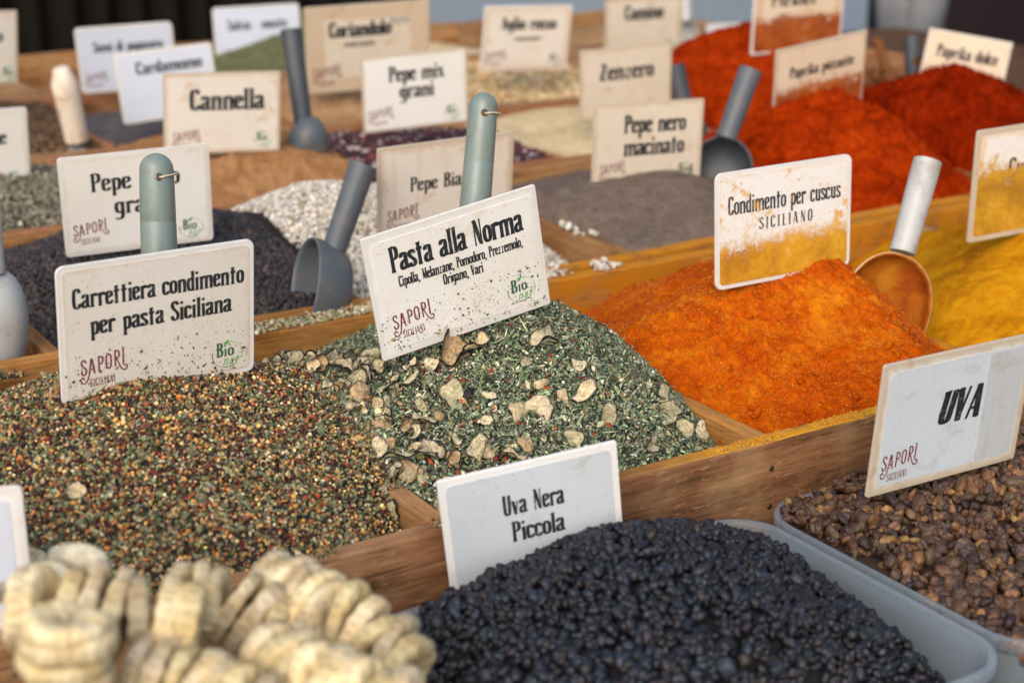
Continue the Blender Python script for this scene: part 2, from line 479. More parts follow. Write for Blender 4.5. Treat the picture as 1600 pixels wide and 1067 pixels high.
for _k, _d in (('orange', ('#a56c08', '#c99414', -.013, .042, .9, .0)), ('yellow', ('#96690c', '#bd8f1e', .016, .055, 1.0, 3.0)), ('red', ('#7a2c07', '#a4551a', -.008, .060, .5, 5.0))):
    DUSTY[_k] = {n: m_dusty_ink(_k + '_dusted_' + n, c, _d) for n, c in (('black_ink', lin('#1d2126')), ('maroon_ink', lin('#6d2531')), ('dark_green_ink', lin('#2f5a41')), ('leaf_green_ink', lin('#4f9a4a')))}
M_tape = m_card('clear_tape_over_card', lin('#b3b8bd'), .5, '#9a9488', .08, ('#8a7f6c', '#6a5a44'))

# ------------------------------------------------------------------ lettering: a broad pen drawn along each letter's strokes
def S_(x, a, b): return ('s', [(x, a), (x, b)])
def T_(x, a, b): return ('t', [(x, a), (x, b)])           # thin upright
def H_(y, a, b): return ('h', [(a, y), (b, y)])
def C_(*p): return ('c', list(p))
def L_(*p): return ('l', list(p))
def K_(*p): return ('k', list(p))                          # thin line
_o = C_((.13, .65), (.04, .55), (.02, .34), (.04, .13), (.13, .03), (.22, .13), (.24, .34), (.22, .55), (.13, .65))
GL = {
    'a': (.27, [C_((.03, .5), (.06, .62), (.13, .65), (.2, .6), (.21, .45), (.21, .14), (.26, .04)), C_((.21, .40), (.1, .34), (.03, .25), (.02, .12), (.07, .03), (.14, .04), (.21, .14))]),
    'c': (.24, [C_((.21, .5), (.18, .62), (.11, .65), (.04, .58), (.02, .34), (.04, .1), (.11, .03), (.18, .06), (.22, .17))]),
    'd': (.27, [C_((.2, .56), (.13, .64), (.05, .57), (.02, .34), (.05, .10), (.12, .03), (.2, .1)), S_(.22, 0, 1)]),
    'e': (.24, [C_((.04, .33), (.12, .36), (.21, .45), (.19, .6), (.12, .65), (.04, .58), (.02, .34), (.04, .1), (.11, .03), (.18, .06), (.22, .17))]),
    'f': (.2, [C_((.21, .88), (.16, .97), (.1, .9), (.08, .74)), S_(.08, 0, .8), H_(.62, -.01, .2)]),
    'g': (.27, [C_((.2, .55), (.12, .64), (.04, .56), (.02, .35), (.05, .14), (.12, .08), (.2, .16)), C_((.22, .64), (.22, .05), (.19, -.18), (.1, -.27), (.02, -.2))]),
    'h': (.33, [S_(.06, 0, 1), C_((.08, .52), (.16, .64), (.25, .6), (.27, .44), (.27, .3)), S_(.27, 0, .5)]),
    'i': (.12, [S_(.06, 0, .66), ('d', [(.06, .86)])]),
    'k': (.27, [S_(.06, 0, 1), K_((.24, .64), (.1, .34)), L_((.11, .38), (.24, .03))]),
    'l': (.12, [S_(.06, 0, 1)]),
    'm': (.54, [S_(.06, 0, .66), C_((.08, .52), (.16, .64), (.25, .6), (.27, .44), (.27, .3)), S_(.27, 0, .5), C_((.29, .52), (.37, .64), (.46, .6), (.48, .44), (.48, .3)), S_(.48, 0, .5)]),
    'n': (.33, [S_(.06, 0, .66), C_((.08, .52), (.16, .64), (.25, .6), (.27, .44), (.27, .3)), S_(.27, 0, .5)]),
    'o': (.26, [_o]),
    'p': (.29, [S_(.06, -.28, .66), C_((.08, .54), (.15, .64), (.23, .57), (.25, .34), (.22, .1), (.15, .03), (.08, .1))]),
    'r': (.24, [S_(.06, 0, .66), C_((.08, .5), (.14, .63), (.2, .63), (.22, .52))]),
    's': (.23, [C_((.2, .52), (.17, .62), (.1, .65), (.03, .58), (.04, .45), (.12, .34), (.2, .24), (.2, .1), (.12, .03), (.05, .06), (.02, .17))]),
    't': (.23, [S_(.1, 0, .88), H_(.645, -.01, .23), H_(.59, .0, .22)]),
    'u': (.3, [C_((.06, .64), (.06, .2), (.09, .07), (.15, .03), (.22, .12)), S_(.06, .2, .66), S_(.24, 0, .66)]),
    'v': (.26, [L_((.04, .64), (.13, .02)), K_((.23, .64), (.14, .02))]),
    'x': (.26, [L_((.04, .63), (.22, .03)), K_((.22, .63), (.03, .03))]),
    'z': (.25, [H_(.62, .02, .22), H_(.56, .03, .21), K_((.2, .58), (.04, .07)), K_((.18, .58), (.02, .07)), H_(.09, .02, .21), H_(.03, .02, .22)]),
    ',': (.1, [C_((.05, .07), (.06, 0), (.02, -.12))]),
    '-': (.2, [H_(.34, .03, .17)]),
    'A': (.33, [K_((.13, .98), (.02, .02)), L_((.16, .98), (.28, .02)), H_(.3, .06, .24)]),
    'B': (.31, [S_(.07, 0, 1), C_((.08, .96), (.2, .95), (.25, .84), (.24, .66), (.18, .55), (.08, .53)), C_((.08, .53), (.2, .5), (.27, .38), (.27, .17), (.2, .05), (.08, .04))]),
    'C': (.29, [C_((.25, .78), (.22, .93), (.14, .97), (.05, .86), (.03, .5), (.05, .14), (.14, .03), (.22, .07), (.26, .24))]),
    'F': (.27, [S_(.07, 0, 1), H_(.96, .06, .26), H_(.55, .06, .21)]),
    'I': (.14, [S_(.07, 0, 1)]),
    'K': (.3, [S_(.07, 0, 1), K_((.26, .96), (.1, .5)), L_((.12, .55), (.27, .03))]),
    'L': (.25, [S_(.07, 0, 1), H_(.04, .06, .24)]),
    'M': (.42, [T_(.05, 0, 1), L_((.07, .97), (.19, .12)), K_((.34, .97), (.21, .1)), S_(.35, 0, 1)]),
    'N': (.34, [T_(.05, 0, 1), L_((.07, .97), (.26, .05)), T_(.29, 0, 1)]),
    'O': (.31, [C_((.15, .97), (.05, .84), (.03, .5), (.05, .16), (.15, .03), (.25, .16), (.27, .5), (.25, .84), (.15, .97))]),
    'P': (.3, [S_(.07, 0, 1), C_((.08, .96), (.2, .95), (.26, .84), (.26, .65), (.2, .51), (.08, .48))]),
    'R': (.31, [S_(.07, 0, 1), C_((.08, .96), (.2, .95), (.26, .84), (.26, .68), (.2, .55), (.08, .52)), L_((.15, .52), (.26, .03))]),
    'S': (.28, [C_((.24, .8), (.2, .93), (.13, .97), (.05, .88), (.04, .72), (.1, .58), (.19, .46), (.25, .32), (.23, .12), (.13, .03), (.06, .07), (.02, .24))]),
    'U': (.33, [C_((.07, .95), (.07, .25), (.1, .09), (.17, .03), (.25, .1), (.27, .25), (.28, .95)), S_(.07, .3, 1), T_(.28, .4, 1)]),
    'V': (.31, [L_((.05, .97), (.15, .03)), K_((.27, .97), (.17, .03))]),
    'Z': (.32, [H_(.96, .03, .29), H_(.90, .03, .28), L_((.24, .88), (.07, .12)), H_(.10, .04, .29), H_(.04, .03, .30)]),
    ' ': (.2, []),
}

def catmull(p, n=6):
    q = [(2 * p[0][0] - p[1][0], 2 * p[0][1] - p[1][1])] + p + [(2 * p[-1][0] - p[-2][0], 2 * p[-1][1] - p[-2][1])]
    out = []
    for i in range(1, len(q) - 2):
        for k in range(n):
            t = k / n
            out.append(tuple(.5 * ((2 * q[i][a]) + (-q[i - 1][a] + q[i + 1][a]) * t + (2 * q[i - 1][a] - 5 * q[i][a] + 4 * q[i + 1][a] - q[i + 2][a]) * t * t + (-q[i - 1][a] + 3 * q[i][a] - 3 * q[i + 1][a] + q[i + 2][a]) * t ** 3) for a in (0, 1)))
    return out + [p[-1]]

def hull(pts):
    pts = sorted(set((round(a, 5), round(b, 5)) for a, b in pts))
    def half(ps):
        h = []
        for p in ps:
            while len(h) > 1 and (h[-1][0] - h[-2][0]) * (p[1] - h[-2][1]) - (h[-1][1] - h[-2][1]) * (p[0] - h[-2][0]) <= 0: h.pop()
            h.append(p)
        return h[:-1]
    return half(pts) + half(pts[::-1])

def glyph_polys(ch, pw, ph, mono=False):
    polys = []
    def sweep(p, w, h):
        ring = [(math.cos(k * math.pi / 4 + .39) * w / 2 * 1.08, math.sin(k * math.pi / 4 + .39) * h / 2 * 1.08) for k in range(8)]
        for a, b in zip(p, p[1:]):
            polys.append(hull([(q[0] + r[0], q[1] + r[1]) for q in (a, b) for r in ring]))
    for kind, p in GL[ch][1]:
        if mono:
            sweep(catmull(p) if kind == 'c' else p if len(p) > 1 else [p[0], (p[0][0], p[0][1] + .04)], pw, pw)
        elif kind in 'st':
            (x, a), (_, b) = p
            w = pw / 2 * (1 if kind == 's' else .42); m = (a + b) / 2
            polys.append([(x - w * 1.18, a), (x + w * 1.18, a), (x + w * .92, a + .12), (x + w * .92, b - .12), (x + w * 1.15, b), (x - w * 1.28, b - .03), (x - w * .92, b - .14), (x - w * .92, a + .12)])
        elif kind == 'h':
            (a, y), (b, _) = p
            polys.append([(a, y - ph * .7), (b, y - ph * .7), (b, y + ph * .7), (a, y + ph * .7)])
        elif kind == 'd':
            x, y = p[0]; r = pw * .62
            polys.append([(x - r, y), (x, y - r * 1.1), (x + r, y), (x, y + r * 1.1)])
        elif kind == 'c':
            sweep(catmull(p), pw, ph)
        elif kind == 'l':
            sweep(p, pw, ph)
        elif kind == 'k':
            sweep(p, pw * .42, ph)
    return polys

def text_polys(txt, cx, y, cap, pw=.125, ph=.045, track=.07, slant=0, width=None, mono=False, rise=0, widen=1.0):
    x, out = 0, []
    for ch in txt:
        adv = GL[ch][0] * widen
        for p in glyph_polys(ch, pw, ph, mono):
            out.append([(a * widen + x + b * slant, b) for a, b in p])
        x += adv + track
    tot = x - track
    sx = cap if width is None else width / tot
    return [[(cx + (a - tot / 2) * sx, y + b * cap + rise * (a - tot / 2) * sx) for a, b in p] for p in out]

def ink(name, polys, mat, parent, z):
    V, F, n = [], [], 0
    me = bpy.data.meshes.new(name)
    for i, p in enumerate(polys):
        zz = z + (i % 12) * 6e-6
        V += [(a, b, zz) for a, b in p]
        F.append(list(range(n, n + len(p)))); n += len(p)
    me.from_pydata(V, [], F)
    if CUR_CARD in DUSTY: mat = DUSTY[CUR_CARD].get(mat.name, mat)
    me.materials.append(mat)
    return link(bpy.data.objects.new(name, me), parent)
CUR_CARD = ''

def arc(cx, cy, rx, ry, a0, a1, w0, w1, n=40):
    out = []
    for i in range(n):
        ps = []
        for k in (i, i + 1):
            a = math.radians(a0 + (a1 - a0) * k / n); w = (w0 + (w1 - w0) * abs(2 * k / n - 1)) / 2
            ps += [(cx + (rx - w) * math.cos(a), cy + (ry - w) * math.sin(a)), (cx + (rx + w) * math.cos(a), cy + (ry + w) * math.sin(a))]
        out.append([ps[0], ps[1], ps[3], ps[2]])
    return out

def rrect(w, h, r, n=5):
    return [(sx * (w / 2 - r) + r * math.cos(a0 + k * math.pi / 2 / n), sy * (h / 2 - r) + r * math.sin(a0 + k * math.pi / 2 / n))
            for sx, sy, a0 in ((1, 1, 0), (-1, 1, math.pi / 2), (-1, -1, math.pi), (1, -1, 1.5 * math.pi)) for k in range(n + 1)]

def logo(parent, x, y, s, z):
    """maroon maker's mark: arched capitals with curled tails over a small second line"""
    P = []
    xs, lift, tall = -2.05, (.0, .06, .14, .2, .3, .36), (1.0, .95, .95, .98, 1.0, 1.05)
    for i, ch in enumerate('SAPOPI'):
        adv = GL[ch][0] * 1.65
        for p in glyph_polys(ch, .085, .085, True):
            P.append([(x + (a * 1.65 + xs + .12) * s * .52, y + (b * tall[i] * 1.12 + lift[i]) * s * .62) for a, b in p])
        xs += adv + .16
    ring = [(math.cos(k * math.pi / 4), math.sin(k * math.pi / 4)) for k in range(8)]
    for c in ([(-1.22, .35), (-1.30, 0), (-1.42, -.34), (-1.66, -.56), (-1.92, -.48), (-1.97, -.24), (-1.80, -.14), (-1.70, -.28)], [(.90, .92), (1.08, .55), (1.30, .12), (1.58, -.06), (1.80, .08), (1.74, .28), (1.58, .22)]):
        q = catmull(c)
        for a, b in zip(q, q[1:]):
            P.append(hull([(x + (u + r[0] * .055) * s * .52, y + (v + r[1] * .055) * s * .62) for u, v in (a, b) for r in ring]))
    P += text_polys('SICILIANI', x - .12 * s, y - .52 * s, s * .36, .10, .05, .1, width=1.05 * s, rise=.05)
    return ink('maker_logo', P, M_maroon, parent, z)

def emblem(parent, x, y, s, z):
    """green round mark: Bio over nat inside a broken ring, with a small leaf"""
    P = text_polys('B', x - .52 * s, y - .12 * s, s * .98, .13, .05, widen=1.35)
    P += text_polys('i', x - .13 * s, y - .12 * s, s * .82, .13, .05, widen=1.3)[:1] + text_polys('o', x + .24 * s, y - .12 * s, s * .86, .11, .05, widen=1.55)
    P += arc(x, y, 1.02 * s, .86 * s, 165, 300, .015 * s, .075 * s)
    e = ink('green_emblem', P, M_green1, parent, z)
    Q = text_polys('nat', x + .2 * s, y - .72 * s, s * .62, .075, .075, .2, slant=.25, mono=True, widen=1.5)
    Q += arc(x, y, 1.02 * s, .86 * s, -25, 105, .015 * s, .07 * s)
    Q.append([(x - .22 * s + a * s, y + .62 * s + b * s) for a, b in ((0, 0), (.12, .03), (.24, .12), (.31, .27), (.31, .4), (.18, .33), (.06, .22), (0, .1))])
    ink('leaf_mark', Q, M_green2, e, z)
    return e

# ------------------------------------------------------------------ signs
SIGNS = {   # centre, rotation, width, height
'carrettiera':((0.3756, 1.062, 0.1123),(1.6695, 0.007, 0.0255),0.148,0.1051),
'norma':((0.61, 1.0348, 0.1194),(1.6782, -0.1936, -0.1267),0.148,0.1051),
'uva_nera':((0.5359, 0.8151, 0.0140),(1.6681, -0.1237, -0.2909),0.1235,0.0877),
'uva':((0.8633, 0.754, 0.0403),(1.6618, -0.0051, -0.05),0.148,0.105),
'cuscus':((0.9555, 1.046, 0.1117),(1.5408, -0.03, -0.0916),0.148,0.1051),
'curcuma':((1.2983, 1.0553, 0.1097),(1.6121, -0.0355, -0.1117),0.162,0.115),
'pepe_grani':((0.5225, 1.5152, 0.0927),(1.7428, -0.0258, -0.178),0.148,0.1051),
'pepe_bianco':((0.8189, 1.4138, 0.0882),(1.7532, -0.0406, -0.1393),0.152,0.1079),
'macinato':((1.1766, 1.5385, 0.0752),(1.601, 0.0079, -0.1924),0.148,0.1051),
'cannella':((0.7735, 1.8969, 0.0982),(1.6864, 0.0314, -0.218),0.148,0.1051),
'pepe_mix':((1.0473, 1.8867, 0.1038),(1.7117, -0.0528, -0.2363),0.148,0.1051),
'piccante':((1.5073, 1.596, 0.1214),(1.7581, -0.1298, -0.1137),0.148,0.1051),
'dolce':((1.82, 1.625, 0.1054),(1.4921, 0.1856, -0.4192),0.132,0.0937),
'zenzero':((1.4137, 1.9057, 0.082),(1.6595, -0.0477, -0.2105),0.148,0.1051),
'aglio':((1.4632, 2.2529, 0.1028),(1.7466, 0.0279, -0.2105),0.155,0.11),
'cumino':((1.7775, 2.3461, 0.0891),(1.6195, -0.0231, -0.1899),0.154,0.1093),
'coriandolo':((1.176, 2.2698, 0.1077),(1.7822, -0.0373, -0.2608),0.2,0.142),
'papavero':((0.8961, 2.5985, 0.0721),(1.7441, -0.0431, -0.3198),0.158,0.1122),
'cardamomo':((0.8578, 2.3129, 0.0719),(1.5418, -0.0748, -0.1617),0.148,0.1051),
'salvia':((1.259, 2.8865, 0.0476),(1.512, -0.0141, -0.1629),0.17,0.1207),
'affumicata':((1.7889, 1.9515, 0.1541),(1.6372, -0.0242, -0.1181),0.175,0.1242),
'sign_tl':((0.574, 2.3307, 0.1429),(1.6272, 0.0604, 0.1605),0.148,0.1051),
'sign_l':((0.487, 2.0295, 0.0573),(1.7505, 0.0051, -0.0832),0.148,0.1051),
'sign_bl':((0.1498, 0.8979, 0.0391),(1.6344, 0.004, -0.3406),0.148,0.1051),
'far_small':((2.3378, 2.757, -0.0299),(1.6203, -0.0043, -0.269),0.13,0.0923),
}
GROUP_SIGNS = 'name signs standing in the spices'
def sign(key, label, card, lines, board=M_board_white, inset=.0035, corner=.0014, lg=True, em=True, icorner=.004):
    """lines: (text, x, y, cap height, width or None, options); x, y in millimetres from the sign's centre"""
    global CUR_CARD
    CUR_CARD = card
    c, r, w, h = SIGNS[key]
    root = empty('spice_sign', c, r, label=label, cat='sign', group=GROUP_SIGNS)
    k = w / .148
    b = MB()
    b.loops([[(x, y, z) for x, y in rrect(w, h, corner)] for z in (-.0016, .0012)], cap0=True, cap1=True).build('board', board, root, bevel=.0005)
    f = MB()
    wi, hi = w - 2 * inset, h - 2 * inset
    f.loops([[(x, y, z) for x, y in rrect(wi, hi, icorner)] for z in (.0012, .0016)], cap1=True).build('face_card', CARDS[card], root)
    z = .00172
    P, G = [], []
    for ln in lines:
        txt, x, y, cap, wd = ln[:5]
        opt = ln[5] if len(ln) > 5 else {}
        o = dict(opt); tgt = G if o.pop('grey', 0) else P
        tgt += text_polys(txt, x * k / 1000, y * k / 1000, cap * k / 1000, width=None if wd is None else wd * k / 1000, **o)
    if P: ink('lettering', P, M_ink, root, z)
    if G: ink('faded_lettering', G, M_grey_ink, root, z)
    if lg: logo(root, (lg[0] if lg is not True else -48) * k / 1000, (lg[1] if lg is not True else -34) * k / 1000, .0175 * k, z)
    if em: emblem(root, (em[0] if em is not True else 52) * k / 1000, (em[1] if em is not True else -36) * k / 1000, .0118 * k, z)
    return root

sg_carr = sign('carrettiera', 'cream sign reading Carrettiera condimento per pasta Siciliana, stuck in the mixed spice heap', 'mixed',
     [('Carrettiera condimento', 1, 20, 15.5, 128, {'pw': .14}), ('per pasta Siciliana', 2, -1, 15.5, 106, {'pw': .14})], M_board_white, .004, .006, lg=(-42, -31), em=(52, -35))
sg_norma = sign('norma', 'white specked sign reading Pasta alla Norma, tilted on the green herb heap', 'herb',
     [('Pasta alla Norma', 2, 18, 22, 112, {'pw': .15}), ('Cipolla, Melanzane, Pomodoro, Prezzemolo,', 3, 5, 9.4, 106, {'pw': .15, 'track': .06}), ('Origano, Vari', 3, -5.5, 9.4, 34, {'pw': .15, 'track': .06})],
     M_board_white, .0068, .0016, lg=(-43, -29), em=(50, -31))
sign('uva_nera', 'white sign reading Uva Nera Piccola behind the black raisin heap', 'dirty',
     [('Uva Nera', 1, 8, 19, 50, {'pw': .14}), ('Piccola', 3, -17, 19, 43, {'pw': .14})], M_board_white, .005, .0016, lg=None, em=None)
STUCK = []
u = sign('uva', 'white sign with bold italic UVA over the brown raisins', 'dirty',
     [('UVA', 5, -6, 27, 40, {'pw': .17, 'ph': .06, 'slant': .2, 'track': .10, 'widen': 1.5})], M_board_cream, .007, .002, lg=(-46, -33), em=None, icorner=.006)
MB().box(.03, .0655, -.0435, .0435, .00185, .00215).build('tape_strip', M_tape, u)
sign('cuscus', 'orange dusted sign reading Condimento per cuscus Siciliano', 'orange',
     [('Condimento per cuscus', 0, 14, 17, 122), ('SICILIANO', 1, -3, 11, 58, {'track': .2, 'pw': .11})], M_board_white, .004, .007, lg=(-47, -33), em=(50, -33))
sign('curcuma', 'yellow dusted sign reading Curcuma at the right edge', 'yellow', [('Curcuma', 0, 4, 19, 66)], M_board_cream, .006, .003, lg=None, em=None)
sign('pepe_grani', 'white sign reading Pepe nero grani behind the grey green scoop handle', 'clean',
     [('Pepe nero', -1, 14, 20, 86), ('grani', 1, -12, 20, 46)], M_board_white, .0035, .004, lg=(-47, -31))
sign('pepe_bianco', 'cream sign reading Pepe Bianco in the white peppercorns', 'cream', [('Pepe Bianco', 0, 2, 16, 78)], M_board_cream, .004, .002, lg=(-46, -28), em=None)
sign('macinato', 'tan sign reading Pepe nero macinato in the grey ground pepper', 'tan',
     [('Pepe nero', 8, 15, 23, 82, {'pw': .15}), ('macinato', 8, -13, 23, 80, {'pw': .15})], M_board_cream, .003, .002, lg=(-46, -34))
sign('cannella', 'cream sign reading Cannella standing in the cinnamon powder', 'cream', [('Cannella', 6, 4, 28, 92, {'pw': .15})], M_board_cream, .003, .002, lg=(-45, -36))
sign('pepe_mix', 'white sign reading Pepe mix grani over the dark red peppercorns', 'clean',
     [('Pepe mix', 2, 15, 22, 76, {'pw': .15}), ('grani', 2, -9, 22, 46, {'pw': .15})], M_board_cream, .003, .002)
sign('piccante', 'tilted sign reading Paprika piccante with a red dusted lower edge', 'red', [('Paprika piccante', 2, 8, 16, 104, {'pw': .15})], M_board_cream, .003, .002, lg=None, em=None)
sign('dolce', 'sign reading Paprika dolce leaning right in the farthest right red heap', 'red', [('Paprika dolce', 0, 10, 21, 108, {'pw': .15})], M_board_cream, .004, .002, lg=None, em=None)
sign('zenzero', 'yellowed sign reading Zenzero in the cream ginger powder', 'tan', [('Zenzero', 0, 4, 26, 86, {'pw': .15})], M_board_cream, .003, .002, lg=None, em=None)
sign('aglio', 'pale sign reading Aglio rosso in the golden flakes', 'cream', [('Aglio rosso', 2, 14, 21, 92, {'pw': .16}), ('macinato', 2, -4, 9, 44)], M_board_white, .003, .003)
sign('cumino', 'tan sign reading Cumino behind the Zenzero sign', 'tan', [('Cumino', 0, 14, 26, 72, {'pw': .17})], M_board_cream, .003, .002, lg=None)
sign('coriandolo', 'large tan sign reading Coriandolo with a taped right end', 'tan', [('Coriandolo', -9, 14, 19, 72, {'pw': .17}), ('macinato', -10, 2, 8, 36), ('semi', 38, 26, 12, 24, {'grey': 1})], M_board_cream, .003, .002)
sign('papavero', 'bluish white sign reading Semi di papavero by the dark back', 'bluish', [('Semi di papavero', 4, 12, 17, 104, {'pw': .15})], M_board_white, .004, .008, em=None)
sign('cardamomo', 'pale tilted sign reading Cardamomo over the dark grey powder', 'bluish', [('Cardamomo', 6, 18, 19, 98, {'pw': .14})], M_board_white, .004, .006, lg=None, em=None)
sign('salvia', 'bluish white sign reading Salvia menta behind the green herb powder', 'bluish', [('Salvia - menta', 0, 14, 17, 100, {'pw': .15})], M_board_white, .004, .008, lg=None, em=None)
sign('affumicata', 'tall red stained sign reading Paprika affumicata at the top edge', 'red', [('PAPRIKA', -10, 10, 19, 70, {'pw': .15}), ('affumicata', 2, -17, 17, 88, {'pw': .15})], M_board_white, .004, .003, lg=None, em=None)
sign('sign_tl', 'cream sign cut by the top left corner, its text ending in o', 'cream', [('Finocchio', -3, 8, 19, 106)], M_board_cream, .003, .002, lg=None, em=(60, -38))
sign('sign_l', 'white sign cut by the left edge over grey green herbs', 'clean', [('Salvia foglie', -8, 6, 20, 108, {'pw': .15})], M_board_white, .003, .004, lg=None, em=(56, -42))
sign('sign_bl', 'blank blurred white sign cut off beside the dried figs', 'bluish', [], M_board_white, .008, .003, lg=None, em=None)
sign('far_small', 'small white sign far back beyond the red paprika', 'bluish', [('Alloro', 8, -6, 17, 60)], M_board_white, .004, .003, lg=None, em=None)

# ------------------------------------------------------------------ ground, table, trays
def noise_ground(name, a, b, scale):
    t = NT(name); v = t.coord()
    t.bump(t.noise(v, 90, 5, .6), .4, .004)
    return t.out(t.mix(t.noise(v, scale, 6, .6), a, b), .85)
g = MB().box(-40, 60, -30, 80, -1.0, -.85).build('pavement', noise_ground('grey_paving', lin('#5d6066'), lin('#7a7d83'), 3))
tag(g, kind='structure')

table = empty('market_table', (1.2, 1.8, -.85), label='long market table carrying the spice trays and bins', cat='table')
M_table = m_wood('table_planks', lin('#4d3422'), lin('#62442d'), lin('#745338'), grime=.5)
MB().box(-1.55, 2.2, -1.5, 1.5, .70, .728).build('table_top', M_table, table, bevel=.002)
for sx in (-1.5, 2.1):
    for sy in (-1.4, 1.4):
        MB().box(sx - .03, sx + .03, sy - .03, sy + .03, 0, .70).build('leg', M_table, table)

BOT = -.118
def plank(name, x0, x1, y0, y1, z0, z1, mat, parent, along='x', wob=.0012, seed=0):
    """a board with slightly uneven sawn edges, its grain running along its length"""
    r = np.random.default_rng(seed)
    L = (x1 - x0) if along == 'x' else (y1 - y0)
    T = (y1 - y0) if along == 'x' else (x1 - x0)
    n = max(4, int(L / .035))
    ph = r.uniform(0, 6, 6)
    wz = lambda t: wob * (math.sin(t * 9 + ph[0]) + .6 * math.sin(t * 23 + ph[1]) + .4 * math.sin(t * 57 + ph[2]))
    loops = []
    for i in range(n + 1):
        t = -L / 2 + L * i / n
        dz = wz(t)
        loops.append([(t, -T / 2, z0), (t, T / 2, z0), (t, T / 2, z1 + dz * .8), (t, -T / 2, z1 + dz)])
    o = MB().loops(loops, cap0=True, cap1=True).build(name, mat, parent, bevel=.0016, seg=2, angle=50)
    o.location = ((x0 + x1) / 2, (y0 + y1) / 2, 0)
    if along == 'y': o.rotation_euler = (0, 0, math.pi / 2)
    return o

M_nail = NT('rusty_nail').out(lin('#4a3b30'), .55, Metallic=.6)
def nail(root, x, y, z, r=.0024):
    MB().loops(tube_loops([(x, y + .002, z), (x, y - .0006, z), (x, y - .0010, z)], [r, r, r * .6], 12), cap0=True, cap1=True).build('nail', M_nail, root, smooth=True)

def tray(label, x0, x1, y0, y1, tf, tb, divs, mat, front=None, back=None, dv=None, seed=0, zf=0, zb=0):
    root = empty('wooden_tray', label=label, cat='tray', group='wooden spice trays')
    plank('front_board', x0, x1, y0, y0 + tf, BOT, zf, front or mat, root, seed=seed)
    plank('back_board', x0, x1, y1 - tb, y1, BOT, zb, back or mat, root, seed=seed + 1)
    for k, (xd, zd) in enumerate(divs):
        for zz in (-.020, -.052): nail(root, xd + .002 * math.sin(7 * xd), y0, zz + .004 * math.sin(31 * xd))
    MB().box(x0, x1, y0 + tf + .0005, y1 - tb - .0005, BOT + .002, BOT + .01).build('base_board', mat, root)
    for k, (xd, zd) in enumerate(divs):
        plank('divider', xd - .007, xd + .007, y0 + tf + .0004, y1 - tb - .0004, BOT + .011, zd, (dv or {}).get(k, mat), root, along='y', seed=seed + 5 + k)
    return root

tray('front wooden tray holding the mixed spices, green herbs and orange powder', -.1, 1.72, .859, 1.335, .0145, .018, [(.2, -.003), (.5, -.004), (.787, -.002), (1.088, -.004), (1.39, -.003), (1.7, 0)], M_wood, M_wood_front, M_wood_yellow, {2: M_wood_yellow, 3: M_wood_yellow}, 1)
tray('second wooden tray holding black, white and ground pepper and two paprikas', .08, 2.32, 1.346, 1.806, .018, .018, [(.387, -.004), (.695, -.003), (1.03, -.003), (1.337, -.004), (1.657, -.003), (1.975, -.003), (2.29, 0)], M_wood, M_wood_yellow, None, None, 30, .002)
tray('third wooden tray holding cinnamon, mixed peppercorns and ginger', .02, 2.32, 1.812, 2.224, .016, .018, [(.33, -.003), (.636, -.003), (.943, -.002), (1.252, -.003), (1.564, -.003), (1.88, -.002), (2.2, 0)], M_wood_back, None, None, None, 60)
tray('fourth wooden tray holding seeds, grey powder and golden flakes', .1, 2.42, 2.23, 2.735, .016, .018, [(.43, -.003), (.741, .001), (1.05, -.003), (1.36, -.003), (1.69, -.002), (2.03, -.003), (2.39, 0)], M_wood_back, M_wood_grey, None, None, 90)
tray('farthest wooden tray at the back edge of the table', .1, 2.42, 2.742, 3.225, .016, .02, [(.43, -.003), (.80, -.003), (1.06, -.003), (1.50, -.003), (1.9, -.002), (2.39, 0)], M_wood_grey, None, M_wood, None, 120)

